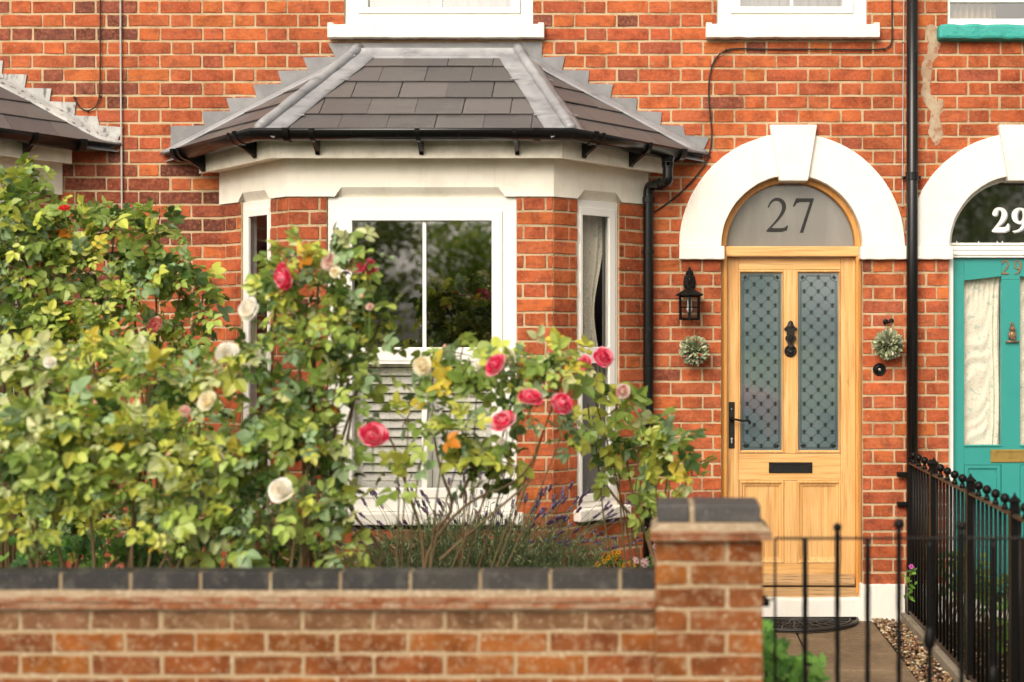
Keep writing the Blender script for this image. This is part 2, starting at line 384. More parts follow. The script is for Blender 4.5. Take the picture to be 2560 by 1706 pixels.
# ---------------------------------------------------------------- houses
GZ = -.02
H25 = thing("brick_house", (-5.0, 0, 0), "leftmost brick house, its bay roof with whitish lead flashing cut by the frame", "house", "terraced brick houses")
H27 = thing("brick_house", (-.6, 0, 0), "brick house with whole slate bay roof and oak door under the number 27", "house", "terraced brick houses")
H29 = thing("brick_house", (2.2, 0, 0), "right brick house with teal front door and teal window sill, numbered 29", "house", "terraced brick houses")
HS = [H25, H27, H29]
wallb = [MB(), MB(), MB()]; wallm = [MB(), MB(), MB()]
def which(u): return 0 if u < XB1 else (1 if u < XB2 else 2)
def backing(p, q, zb, zt):
    cuts = [p] + [c for c in (XB1, XB2) if p < c < q] + [q]
    for a, b in zip(cuts, cuts[1:]): wallm[which((a + b) / 2)].box(F0, a, b, zb, zt, -.10, 0)
BX = -3.325; BZO = .055               # offset of the neighbour's bay
holes = [rect_hole(X(861), X(1332), Z(65), 9), rect_hole(X(1792), X(2167), Z(65), 9), rect_hole(X(2369), X(2369) + .9, Z(69), 9),
         arch_hole(XD), arch_hole(XE), rect_hole(-2.32, -.14, .45, 2.6), rect_hole(-2.32 + BX, -.14 + BX, .45, 2.6),
         rect_hole(XD - RI, XD + RI, -1, Z(616))]
brick_field(F0, -6.2, 3.2, 3.95, .19, holes, lambda u: wallb[which(u)], backing, phase=X(3.8))
for h, wb, wm in zip(HS, wallb, wallm):
    w = wb.build("wall", m_brick, h); wm.build("mortar", m_mortar, w)
# plinth, step
def FR(cx, cy, ang):
    def f(u, z, d): return (cx + u * cos(ang) + d * sin(ang), cy + u * sin(ang) - d * cos(ang), z)
    return f
def jag_box(mb, f, u0, u1, z0, z1, d0, d1, n=14, j=.002):
    """box whose long edges wander a little"""
    vs = []; fs = []
    for i in range(n + 1):
        u = u0 + (u1 - u0) * i / n
        for (z, d) in ((z0, d0), (z0, d1), (z1, d1), (z1, d0)): vs.append(f(u, z + rnd(-j, j), d + rnd(-j, j) * .6))
    for i in range(n):
        for k in range(4): fs.append((i * 4 + k, i * 4 + (k + 1) % 4, i * 4 + 4 + (k + 1) % 4, i * 4 + 4 + k))
    fs += [(3, 2, 1, 0), tuple(n * 4 + k for k in range(4))]
    mb.add(vs, fs)
for h, a, b in ((H27, X(2150), X(2262)), (H27, X(1640), XD - RI), (H29, X(2300), XE - RI)):
    mb = MB(); jag_box(mb, F0, a, b, -.05, Z(1460), -.08, .02); mb.build("plinth", m_stucco, h, bevel=.006)
mb = MB(); mb.box(F0, -6.2, X(1640), -.05, .19, -.1, -.004); mb.build("plinth", m_gmortar, H27)
for h, xc in ((H27, XD), (H29, XE)):
    mb = MB(); jag_box(mb, F0, xc - RI - (.012 if h is H27 else 0), xc + RI, -.05, Z(1496), -.25, -.02 if h is H29 else .012); mb.build("doorstep", m_stucco, h, bevel=.01)

def arch_ring(mb, xc, r0, r1, d0, d1, n=48, f=F0, jt=0):
    vs = []
    for i in range(n + 1):
        a = pi * i / n
        for (r, d) in ((r0, d0), (r0, d1), (r1, d1), (r1, d0)):
            rr = r + rnd(-jt, jt); vs.append(f(xc + rr * cos(a), ZS + rr * sin(a), d))
    fs = [(i * 4 + k, i * 4 + (k + 1) % 4, i * 4 + 4 + (k + 1) % 4, i * 4 + 4 + k) for i in range(n) for k in range(4)]
    fs += [(3, 2, 1, 0), tuple(n * 4 + k for k in range(4))]
    mb.add(vs, fs)
for h, xc in ((H27, XD), (H29, XE)):
    mb = MB(); arch_ring(mb, xc, RI - .001, RO, -.09, .022, jt=.0012); ar = mb.build("arch_surround", m_stucco, h, bevel=.006)
    mb = MB(); k = xc - XD
    mb.prism(F0, [(X(1922.5) + k, Z(315)), (X(2041) + k, Z(315)), (X(2018) + k, Z(455)), (X(1947) + k, Z(455))], -.085, .052); mb.build("keystone", m_stucco, ar, bevel=.007)
    for a, b in ((X(1698), X(1811)), (X(2149), X(2265))):
        mb = MB(); jag_box(mb, F0, a + k, b + k, Z(650), ZS - .001, -.09, .040, 10, .0015); mb.build("impost", m_stucco, ar, bevel=.007)

# windows ------------------------------------------------------------
def caps(mb, f, pts, d):
    for (u, z) in pts: mb.box(f, u - .014, u + .014, z - .007, z + .007, d, d + .012)
def pane(f, u0, u1, z0, z1, d, parent, m=None, name="pane"):
    mb = MB(); mb.add([f(u0, z0, d), f(u1, z0, d), f(u1, z1, d), f(u0, z1, d)], [(0, 1, 2, 3)]); return mb.build(name, m or g_clear, parent)
def upper_window(h, ox0, ox1, ix0, ix1, gx0, gx1, gy, bar, capx, sx0, sx1, blind):
    ztop = 4.3; zb = Z(65)
    mb = MB(); mb.ring(F0, (X(ox0), X(ox1), zb, ztop), (X(ix0), X(ix1), zb + .075, ztop - .07), -.09, -.018); fr = mb.build("window", m_white, h, bevel=.003)
    mb = MB(); mb.ring(F0, (X(ix0) + .001, X(ix1) - .001, zb + .074, ztop - .071), (X(gx0), X(gx1), Z(gy), ztop - .12), -.085, -.006); mb.build("sash", m_white, fr, bevel=.004)
    pane(F0, X(gx0) - .005, X(gx1) + .005, Z(gy) - .005, ztop - .115, -.04, fr)
    mb = MB(); mb.box(F0, X(bar) - .009, X(bar) + .009, Z(gy), ztop - .12, -.036, -.028); mb.build("glazing_bar", m_white, fr, bevel=.002)
    for c in capx: mb = MB(); caps(mb, F0, [(X(c), Z(59))], -.018); mb.build("drain_cap", m_white, fr, bevel=.002)
    mb = MB(); jag_box(mb, F0, X(sx0), X(sx1), Z(99), Z(66), -.09, .062, 30, .0018)
    jag_box(mb, F0, X(sx0), X(sx0) + .035, Z(66) - .001, Z(62), -.09, .062, 4, .001); jag_box(mb, F0, X(sx1) - .035, X(sx1), Z(66) - .001, Z(62), -.09, .062, 4, .001)
    mb.build("sill", m_stucco, fr, bevel=.005)
    mb = MB()
    n = 40; w = X(gx1) - X(gx0) + .1
    vs = [(X(gx0) - .05 + w * i / n, .14 + .012 * sin(i * 1.9), z) for z in (zb - .1, ztop) for i in range(n + 1)]
    mb.add(vs, [(i, i + 1, n + 2 + i, n + 1 + i) for i in range(n)]); mb.build(blind, m_blind, fr, fix=False)
upper_window(H27, 861, 1332, 892, 1301, 919, 1277, 18, 1100, (927, 1266), 824, 1362, "net_curtain")
upper_window(H27, 1792, 2167, 1825, 2134, 1851, 2108, 16, 1980, (1862, 2099), 1764, 2196, "net_curtain")
# neighbour's upper window
mb = MB(); mb.ring(F0, (X(2369), X(2369) + .9, Z(69), 4.3), (X(2376), X(2369) + .86, Z(46), 4.2), -.09, -.012); fr = mb.build("window", m_white, H29, bevel=.003)
mb = MB(); mb.box(F0, X(2376), X(2369) + .86, Z(3), Z(-14), -.07, -.03); mb.build("meeting_rail", m_white, fr, bevel=.002)
pane(F0, X(2372), X(2369) + .87, Z(48), 4.21, -.05, fr)
mb = MB(); jag_box(mb, F0, X(2341), X(2341) + 1.05, Z(104), Z(67), -.09, .075, 24, .004); mb.build("sill", m_tealr, fr, bevel=.016, label="thick teal painted sill")
mb = MB(); n = 60; w = X(2498) - X(2370)
vs = [(X(2370) + w * i / n, .10 + .02 * sin(i * .9) + .008 * sin(i * 2.3), z) for z in (Z(75), 4.3) for i in range(n + 1)]
mb.add(vs, [(i, i + 1, n + 2 + i, n + 1 + i) for i in range(n)]); mb.build("curtain", m_beige, fr, fix=False, smooth=True)
mb = MB(); mb.box(F0, X(2300), 3.3, 2.9, 4.5, -.9, -.89); mb.build("room", m_dark, H29)

# ---------------------------------------------------------------- bay
XL, XR = -1.942, -.526
def bay(h, ox, oz, lead, detail=True):
    xl, xr = XL + ox, XR + ox
    s = .70710678
    fF = lambda u, z, d: (u, -.5 - d, z)
    fR = lambda u, z, d: (xr + (u + d) * s, -.5 + (u - d) * s, z)
    fL = lambda u, z, d: (xl - (u + d) * s, -.5 + (u - d) * s, z)
    CL = .5 / s
    zt, zb, zs0, zs1 = Z(492, .5) + oz, Z(1280, .5) + oz, Z(1311, .5) + oz, Z(1280, .5) + oz
    wu = (X(817, .5) + ox, X(1292, .5) + ox); su = (.124 / s, .347 / s)
    bb, bm_ = MB(), MB()
    bkF = lambda p, q, z0, z1: bm_.box(fF, p, q, z0, z1, -.10, 0)
    bkR = lambda p, q, z0, z1: bm_.box(fR, p, q, z0, z1, -.10, -.0005)
    bkL = lambda p, q, z0, z1: bm_.box(fL, p, q, z0, z1, -.10, -.0005)
    hF = [rect_hole(wu[0], wu[1], zs0, 9)]; hS = [rect_hole(su[0], su[1], zs0, 9)]
    brick_field(fF, xl, xr, zt, 0, hF, lambda u: bb, bkF, phase=xl + .118, k_off=1)
    brick_field(fR, .0, CL, zt, 0, hS, lambda u: bb, bkR, phase=.118)
    brick_field(fL, .0, CL, zt, 0, hS, lambda u: bb, bkL, phase=.118)
    w = bb.build("bay_wall", m_brick, h); bm_.build("bay_mortar", m_mortar, w)
    # lintel panels with a chamfer stop above each window
    mb = MB(); zc = Z(469, .5) + oz; ztp = 2.64 + oz
    def lint(f, a, b, ca, cb, k):
        mb.prism(f, [(a, zt), (ca, zt), (ca + k, zc), (cb - k, zc), (cb, zt), (b, zt), (b, ztp), (a, ztp)], -.10, .014)
        p = [f(ca, zt, .0135), f(cb, zt, .0135), f(cb - k, zc, .0135), f(ca + k, zc, .0135)]; q = [f(ca, zt, -.03), f(cb, zt, -.03)]
        mb.add([p[3], p[2], q[1], q[0], p[0], p[1]], [(0, 1, 2, 3), (0, 3, 4), (1, 5, 2)])
    e = .014 * .4142
    lint(fF, xl - e, xr + e, X(838, .5) + ox, X(1263, .5) + ox, .035)
    lint(fR, 0 - e, CL, su[0] - .01, su[1] + .01, .05); lint(fL, 0 - e, CL, su[0] - .01, su[1] + .01, .05)
    mb.build("lintel", m_cream, h)
    # windows
    def cas(f, u0, u1, sill, front):
        fw, sw = (.078, .058) if front else (.026, .018)
        z_t, z_b = zt - .002, zb
        mb = MB(); mb.ring(f, (u0 + .002, u1 - .002, z_b, z_t), (u0 + fw, u1 - fw, z_b + (.075 if front else .035), z_t - (.075 if front else .04)), -.085, -.012)
        fr = mb.build("window", m_white, h, bevel=.003)
        i0, i1 = u0 + fw - .001, u1 - fw + .001
        zm0, zm1 = Z(905, .5) + oz, Z(869, .5) + oz
        gl0, gl1 = i0 + sw, i1 - sw
        if not front: gl1 = i1 - sw * 2.6
        ztg = (Z(552, .5) if front else Z(534, .45)) + oz; zbg = (Z(1222, .5) if front else Z(1240, .4)) + oz
        mb = MB()
        mb.ring(f, (i0, i1, zm0 + .004, z_t - (.074 if front else .039)), (gl0, gl1, zm1, ztg), -.08 if front else -.022, -.002)
        mb.ring(f, (i0, i1, z_b + (.074 if front else .034), zm0 + .0025), (gl0, gl1, zbg, zm0 - .012), -.08 if front else -.022, -.003)
        mb.build("sash", m_white, fr, bevel=.004)
        gm = g_clear if front else g_side; pd = -.035 if front else -.011; pane(f, gl0 - .004, gl1 + .004, zm1 - .004, ztg + .004, pd, fr, gm); pane(f, gl0 - .004, gl1 + .004, zbg - .004, zm0 - .008, pd, fr, gm)
        if front:
            uc = X(1059.5, .5) + ox
            mb = MB(); mb.box(f, uc - .010, uc + .010, zm1, ztg, -.030, -.020); mb.box(f, uc - .014, uc + .014, zbg, zm0 - .012, -.030, -.018)
            mb.build("glazing_bar", m_white, fr, bevel=.002)
            for a, b in ((gl0 - .01, uc + .03), (uc + .033, gl1 + .01)):
                mb = MB(); mb.ring(f, (a, b, zbg - .02, zm0 + .02), (a + .05, b - .05, zbg + .03, zm0 - .03), -.125, -.098)
                pt = .0475; z = zbg + .052
                while z < zm0 - .045:
                    za, zb_ = z - .021, z + .021
                    vs = [f(u, zz, dd) for u in (a + .05, b - .05) for (zz, dd) in ((za, -.096), (za + .006, -.092), (zb_, -.122), (zb_ - .006, -.126))]
                    mb.add(vs, [(0, 1, 2, 3), (7, 6, 5, 4), (0, 4, 5, 1), (1, 5, 6, 2), (2, 6, 7, 3), (3, 7, 4, 0)]); z += pt
                mb.build("shutter", m_shut, fr, bevel=.002)
        mb = MB(); jag_box(mb, f, u0 - (.03 if not front else .02), u1 + .04, zs0, zs1 - .001, -.09, .05 if front else .06, 24, .0025); mb.build("sill", m_stucco, fr, bevel=.008)
        mb = MB(); caps(mb, f, [((u0 + u1) / 2 + .01, z_b + .018)], -.012); mb.build("drain_cap", m_white, fr, bevel=.002)
        return fr
    wf = cas(fF, wu[0], wu[1], 1, True); wr = cas(fR, su[0], su[1], 1, False); wl = cas(fL, su[0], su[1], 1, False)
    if detail:
        # lace curtain and grey blind in the narrow right window
        n = 60; vs = []
        for j in range(31):
            z = 2.32 - j * .055
            for i in range(n + 1):
                t = i / n; wdt = .20 * (1 - .35 * math.exp(-((z - 1.75) / .25) ** 2))
                vs.append(fR(.27 + wdt * t, z, -.13 - .012 * sin(t * 26 + z * 1.5) - .02 * sin(t * 5)))
        mb = MB(); mb.add(vs, [(j * (n + 1) + i, j * (n + 1) + i + 1, (j + 1) * (n + 1) + i + 1, (j + 1) * (n + 1) + i) for j in range(30) for i in range(n)])
        mb.build("net_curtain", m_lace, wr, fix=False, smooth=True)
        mb = MB(); mb.box(fR, .455, .60, .5, 2.35, -.10, -.095); mb.box(fR, .2, .60, .5, Z(905, .4), -.108, -.103); mb.build("blind", m_blind, wr)
    # room
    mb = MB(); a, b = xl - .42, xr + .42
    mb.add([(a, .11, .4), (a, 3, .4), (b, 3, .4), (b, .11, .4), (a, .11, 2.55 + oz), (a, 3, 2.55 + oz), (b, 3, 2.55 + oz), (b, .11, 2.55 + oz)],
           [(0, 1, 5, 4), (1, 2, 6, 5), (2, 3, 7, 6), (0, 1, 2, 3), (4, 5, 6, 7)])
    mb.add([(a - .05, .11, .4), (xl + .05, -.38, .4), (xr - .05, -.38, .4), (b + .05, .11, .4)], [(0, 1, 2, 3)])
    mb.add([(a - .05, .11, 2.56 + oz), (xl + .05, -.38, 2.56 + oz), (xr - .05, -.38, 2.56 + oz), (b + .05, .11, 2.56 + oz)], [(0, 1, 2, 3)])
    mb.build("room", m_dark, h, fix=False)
    # roof
    ez = 2.668 + oz
    ED = -.040
    E = [Vector((-2.765 + ox, -.012, ez + ED)), Vector((-2.035 + ox, -.705, ez)), Vector((-.421 + ox, -.705, ez)), Vector((.31 + ox, -.012, ez + ED))]
    T1, T2 = Vector((-1.668 + ox, -.012, 3.195 + oz)), Vector((-.752 + ox, -.012, 3.195 + oz))
    mb = MB(); mb.add([E[0], E[1], E[2], E[3], T1, T2], [(0, 1, 4), (1, 2, 5, 4), (2, 3, 5)])
    mb.add([p - Vector((0, 0, .03)) for p in (E[0], E[1], E[2], E[3], T1, T2)], [(0, 1, 4), (1, 2, 5, 4), (2, 3, 5)])
    rf = mb.build("bay_roof", m_lead, h, fix=False)
    sl = MB()
    SC = [hx('5f5b5a'), hx('5b5756'), hx('645f5d'), hx('585454'), hx('615c5a')]
    def lay(p0, p1, top, gauge, w, rot=0.0):
        a = nrm(p1 - p0); nn = nrm(a.cross(top - p0)); 
        if nn.z < 0: nn = -nn
        b = nn.cross(a)
        if b.z < 0: b = -b
        poly3 = [p0, p1] + ([T2, T1] if (top is None or (p0 == E[1])) else [top])
        cv = [((p - p0).dot(a), (p - p0).dot(b)) for p in poly3]
        Lm = (p1 - p0).length; r = 0; hgt = max(c[1] for c in cv); v = -.012
        while v < hgt:
            g = gauge + rnd(-.004, .004)
            if v + g > hgt - .01: g = hgt - v + .02
            u = -w * 2 + (w / 2 if r % 2 else 0) + rnd(-.01, .01) - .35
            while u < Lm + .5:
                g0 = .0018
                q = [(u + g0, v + rnd(-.0025, .0025)), (u + w - g0, v + rnd(-.0025, .0025)), (u + w - g0, v + g + .02), (u + g0, v + g + .02)]
                ex = [(c[0], c[1]) for c in cv]; ex = [(ex[0][0], -.03), (ex[1][0], -.03)] + ex[1:] + [ex[0]]
                q = clip_poly(q, ex)
                if len(q) >= 3:
                    lift = rnd(0, .0022)
                    def f(uu, vv, d, v=v, lift=lift): return p0 + a * uu + b * vv + nn * (d + .017 - (vv - v) * .055 + lift)
                    try: sl.prism(f, q, 0, .0065, jit(random.choice(SC), .05))
                    except Exception: pass
                u += w + rnd(-.003, .003)
            v += g; r += 1
    lay(E[1], E[2], T1, .182, .252); lay(E[0], E[1], T1, .182, .252); lay(E[2], E[3], T2, .182, .252)
    sl.build("slates", m_slate, rf)
    # lead hips: roll + dressed wings
    for (e, t, s1, s2) in ((E[1], T1, (E[2], T2), (E[0], T1)), (E[2], T2, (E[1], T1), (E[3], T2))):
        mb = MB(); ax = nrm(t - e)
        roll = []
        for i in range(25):
            q = i / 24; roll.append(e.lerp(t, q * 1.03 - .005) + Vector((rnd(-.001, .001), -.006, .036 + rnd(-.001, .001))))
        mb.tube(roll, [.029 + .0015 * sin(i * 1.1) + (.004 if i > 22 else 0) for i in range(25)], 14)
        for (oth, _t) in (s1, s2):
            pl = nrm((oth - e).cross(t - e));  
            if pl.z < 0: pl = -pl
            dr = nrm(pl.cross(ax))
            if dr.dot(oth - e) < 0: dr = -dr
            vs = []; n = 30
            wd = .118 if oth in (E[1], E[2]) else .085
            for i in range(n + 1):
                q = i / n; c_ = e.lerp(t, q * 1.0) 
                w_ = wd + .0035 * sin(q * 9 + ox) + rnd(-.0012, .0012)
                if q > .9 and wd < .1: w_ *= 1 - (q - .9) * 6
                for (k, hh) in ((.0, .040), (.018, .030), (.030, .0305), (w_ * .6, .0295), (w_, .0275), (w_, .0225)):
                    vs.append(c_ + dr * k + pl * (hh + (rnd(-.0012, .0012) if k > .03 else 0)) - ax * (.012 + (k * .35 if q < .01 else 0)))
            fs = [(i * 6 + k, i * 6 + k + 1, i * 6 + 7 + k, i * 6 + 6 + k) for i in range(n) for k in range(5)]
            mb.add(vs, fs)
            for q in (.22, .68):      # fixing tabs
                c_ = e.lerp(t, q) + dr * (wd * .94) + pl * .031
                hz = nrm(oth - e)
                mb.add([c_ - hz * .022, c_ + hz * .026, c_ + hz * .024 - ax * .014, c_ - hz * .026 - ax * .010], [(0, 1, 2, 3)])
        # rounded boss at the foot of the roll
        mb.ball(roll[0], .030, 12)
        mb.build("lead_hip", lead, rf, smooth=True, fix=False)
    # stepped flashing
    FL = [(821, 109), (838, 143), (758, 145), (771, 176), (695, 178), (706, 211), (634, 212), (643, 245), (567, 246), (577, 279), (505, 280), (513, 315), (428, 316), (428, 392),
          (440, 398), (880, 160), (1300, 160), (1735, 402), (1750, 393), (1773, 344), (1713, 339), (1708, 316), (1651, 314), (1655, 281), (1589, 279), (1594, 247), (1526, 245), (1532, 212), (1469, 210),
          (1473, 177), (1406, 176), (1412, 142), (1354, 145), (1357, 107)]
    poly = [(X(a) + ox + rnd(-.002, .002), Z(b) + oz + rnd(-.001, .001)) for a, b in FL]
    mb = MB(); mb.prism(F0, poly, .0068, .0115)
    fl = mb.build("lead_flashing", m_lead2 if detail else lead, rf)
    mb = MB()      # apron strips dressed over the slates along the wall
    for (e, t) in ((E[0], T1), (E[3], T2)):
        ax = nrm(t - e); other = E[1] if e is E[0] else E[2]
        pl = nrm((other - e).cross(t - e)); pl = pl if pl.z > 0 else -pl
        dr = nrm(pl.cross(ax)); dr = dr if dr.dot(other - e) > 0 else -dr
        vs = []; n = 26
        for i in range(n + 1):
            q = i / n; c_ = e.lerp(t, q)
            w_ = (.075 + .004 * sin(q * 11)) * (1 if q > .06 else q / .06)
            for (k, hh, yo) in ((-.004, .033, .002), (.002, .031, -.001), (.012, .031, 0), (w_ * .6, .029, 0), (w_, .027, 0), (w_, .020, 0)):
                vs.append(c_ + dr * k + pl * hh + Vector((0, yo, 0)))
        mb.add(vs, [(i * 6 + k, i * 6 + k + 1, i * 6 + 7 + k, i * 6 + 6 + k) for i in range(n) for k in range(5)])
    vs = []; n = 20; Lt = T2 - T1; hz = Vector((0, -.78, -.625)); up = Vector((0, -.625, .78))
    for i in range(n + 1):
        c_ = T1.lerp(T2, i / n)
        for (k, hh) in ((-.012, .05), (.0, .04), (.012, .033), (.045, .030), (.062, .027), (.062, .02)):
            vs.append(c_ + hz * k + up * hh * (1 if k > 0 else 1) + Vector((0, 0, 0)))
    mb.add(vs, [(i * 6 + k, i * 6 + k + 1, i * 6 + 7 + k, i * 6 + 6 + k) for i in range(n) for k in range(5)])
    mb.build("lead_apron", lead, rf, smooth=True, fix=False)
    # path sweeps (x,y) with mitres
    def sweep(mb, base, prof, closed_prof=True, fall=0.0):
        pts = [Vector((p.x, p.y)) for p in base]; m = len(pts); nrmls = []
        for i in range(m - 1):
            t = (pts[i + 1] - pts[i]).normalized(); nrmls.append(Vector((t.y, -t.x)))
        rows = []
        for i in range(m):
            if i == 0: o = nrmls[0]
            elif i == m - 1: o = nrmls[-1]
            else: b = (nrmls[i - 1] + nrmls[i]).normalized(); o = b / b.dot(nrmls[i])
            rows.append([(pts[i].x + o.x * q[0], pts[i].y + o.y * q[0], q[1] + (fall if i in (0, m - 1) else 0)) for q in prof])
        k = len(prof); vs = [v for r_ in rows for v in r_]
        fs = [(i * k + j, i * k + (j + 1) % k, (i + 1) * k + (j + 1) % k, (i + 1) * k + j) for i in range(m - 1) for j in range(k if closed_prof else k - 1)]
        if closed_prof: fs += [tuple(range(k)), tuple((m - 1) * k + j for j in range(k - 1, -1, -1))]
        mb.add(vs, fs)
    wallp = [Vector((xl - .5, 0, 0)), Vector((xl, -.5, 0)), Vector((xr, -.5, 0)), Vector((xr + .5, 0, 0))]
    # extend ends so they run into the wall
    zf0 = Z(393, .62) + oz
    mb = MB(); sweep(mb, wallp, [(.014, zf0 + .004), (.118, zf0 + .004), (.118, zf0 + .10), (.014, zf0 + .10)], fall=ED * .6); 
    sweep(mb, [wallp[0] + Vector((-.12, .02, 0)) * 0 + Vector((0, 0, 0)), wallp[1], wallp[2], wallp[3]], [(.119, zf0 - .008), (.139, zf0 - .008), (.139, zf0 + .112), (.119, zf0 + .112)], fall=ED * .6)
    mb.build("fascia", m_fascia, h, bevel=.002)
    # gutter
    gz = ez + .016; go = .240; gr = .061
    prof = [(go + gr * cos(a), gz + gr * .98 * sin(a)) for a in [pi + pi * i / 12 for i in range(13)]]
    prof = prof + [(go + (gr - .004) * cos(a), gz + (gr - .004) * .98 * sin(a)) for a in [2 * pi - pi * i / 12 for i in range(13)]]
    gp = [Vector((xl - .505 + .0, .0, 0)), wallp[1], wallp[2], Vector((xr + .505, .0, 0))]
    mb = MB(); sweep(mb, gp, prof, fall=ED); gt = mb.build("gutter", m_black, h, smooth=True)
    for p, dr_ in ((gp[0], Vector((-s, -s))), (gp[3], Vector((s, -s)))):
        mb = MB(); c_ = Vector((p.x + dr_.x * go, p.y + dr_.y * go, gz + ED)); t = Vector((dr_.y, -dr_.x, 0)) if p is gp[0] else Vector((-dr_.y, dr_.x, 0))
        a_ = Vector((dr_.x, dr_.y, 0)); pr = [c_ + a_ * ((gr + .004) * cos(q)) + Vector((0, 0, (gr + .004) * sin(q) + (.004 if q in (pi, 2 * pi) else 0))) for q in [pi + pi * i / 12 for i in range(13)]]
        vs = [v - t * .025 for v in pr] + [v + t * .012 for v in pr]; n = 13
        mb.add(vs, [(i, i + 1, n + i + 1, n + i) for i in range(n - 1)] + [tuple(range(n)), tuple(range(2 * n - 1, n - 1, -1))]); mb.build("end_cap", m_black, gt, bevel=.002)
    def gfall(seg, t): return ED * ((1 - t) if seg == 0 else (t if seg == 2 else 0))
    def gut_at(seg, t): a_, b_ = gp[seg], gp[seg + 1]; tt = (b_ - a_).normalized(); o_ = Vector((tt.y, -tt.x, 0)); p = a_.lerp(b_, t); return p, tt, o_
    bk = [(0, .10), (0, .87), (1, .135), (1, .52), (1, .875), (2, .13), (2, .62)]
    gz0 = gz
    for seg, t in bk:
        p, tt, o_ = gut_at(seg, t); mb = MB(); gz = gz0 + gfall(seg, t)
        hw = .0125
        arc = [(go + (gr + .005) * cos(a), gz + (gr + .005) * sin(a)) for a in [pi + .25 + (pi - .25) * i / 12 for i in range(13)]]
        arc = [(go + gr + .006, gz + .008)] + arc[::-1]
        inner = [(go + (gr + .0006) * cos(a), gz + (gr + .0006) * sin(a)) for a in [pi + .25 + (pi - .25) * i / 12 for i in range(13)]]
        k = len(arc) - 1
        for i in range(1, k):
            q = [arc[i], arc[i + 1], inner[12 - i], inner[13 - i]]
            vs = [(p.x + o_.x * a + tt.x * w2, p.y + o_.y * a + tt.y * w2, zz) for w2 in (-hw, hw) for (a, zz) in q]
            mb.add(vs, [(0, 1, 2, 3), (7, 6, 5, 4), (0, 4, 5, 1), (1, 5, 6, 2), (2, 6, 7, 3), (3, 7, 4, 0)])
        # foot against the fascia
        q = [(.139, gz - .118), (.150, gz - .122), (.166, gz - .105), (go + .016, gz - .058), (go - .03, gz - .052), (.139, gz - .02)]
        vs = [(p.x + o_.x * a + tt.x * w2, p.y + o_.y * a + tt.y * w2, zz) for w2 in (-hw * .9, hw * .9) for (a, zz) in q]
        mb.add(vs, [tuple(range(6)), tuple(range(11, 5, -1))] + [(i, (i + 1) % 6, 6 + (i + 1) % 6, 6 + i) for i in range(6)])
        mb.build("gutter_bracket", m_black, gt, bevel=.0015)
    for seg, t in ((0, .955), (1, .04), (1, .955), (2, .055)):
        gz = gz0 + gfall(seg, t); p, tt, o_ = gut_at(seg, t); mb = MB(); n = 13
        pr = [(go + (gr + .007) * cos(a), gz + (gr + .007) * sin(a)) for a in [pi + pi * i / 12 for i in range(13)]]
        vs = [(p.x + o_.x * a + tt.x * w2, p.y + o_.y * a + tt.y * w2, zz) for w2 in (-.016, .016) for (a, zz) in pr]
        mb.add(vs, [(i, i + 1, n + i + 1, n + i) for i in range(n - 1)])
        ip = [(go + (gr) * cos(a), gz + (gr) * sin(a)) for a in [pi + pi * i / 12 for i in range(13)]]
        for w2 in (-.016, .016):
            vs = [(p.x + o_.x * a + tt.x * w2, p.y + o_.y * a + tt.y * w2, zz) for (a, zz) in pr + ip]
            mb.add(vs, [(i, i + 1, n + i + 1, n + i) for i in range(n - 1)])
        mb.build("gutter_union", m_black, gt)
    return gp, gz0, gut_at, go, gr
gp, gz, gut_at, go, gr = bay(H27, 0, 0, m_lead)
bay(H25, BX, BZO, m_leadw, detail=False)

# bay downpipe
p, tt, o_ = gut_at(2, .89); top = Vector((p.x + o_.x * go, p.y + o_.y * go, gz - .045 - .036))
dx, dy = X(1621, .06), -.06
pts = [top, top - Vector((0, 0, .09)), top - Vector((.0, 0, .150)), Vector((dx, dy, Z(462, .06))) + Vector((.012, -.004, .0)), Vector((dx, dy, Z(478, .06))), Vector((dx, dy, Z(500, .06)))]
mb = MB(); path = smooth_path(pts, 3) + [Vector((dx, dy, z)) for z in (1.8, 1.0, .05)]
mb.tube(path, .030, 18); dp = mb.build("downpipe", m_black, H27, smooth=True)
mb = MB(); mb.tube([top + Vector((0, 0, .03)), top - Vector((0, 0, .005)), top - Vector((0, 0, .03))], [.050, .040, .034], 18)
mb.tube([top - Vector((0, 0, .03)), top - Vector((0, 0, .06))], .0345, 18); mb.build("outlet", m_black, dp, bevel=.001)
mb = MB()
for i in (4, 5): pass
def collar(mb, a, b, r=.0345): mb.tube([a, b], r, 18)
d1 = nrm(path[14] - path[10]); collar(mb, path[2] + Vector((0, 0, -.02)), path[2] + Vector((0, 0, -.05)))
collar(mb, Vector((dx, dy, Z(493, .06))), Vector((dx, dy, Z(508, .06))))
mid = path[len(path) // 2 - 2]; nd = nrm(path[len(path) // 2 - 1] - path[len(path) // 2 - 3])
collar(mb, mid - nd * .02, mid + nd * .02); mb.build("collar", m_black, dp, bevel=.002)
for zz in (Z(630, .06), Z(1150, .06)):
    mb = MB(); collar(mb, Vector((dx, dy, zz - .011)), Vector((dx, dy, zz + .011)), .0335)
    mb.box(F0, dx - .062, dx - .025, zz - .008, zz + .008, .018, .034); mb.ball((dx - .060, -.034, zz), .010, 10); mb.build("pipe_clip", m_black, dp, bevel=.0015)

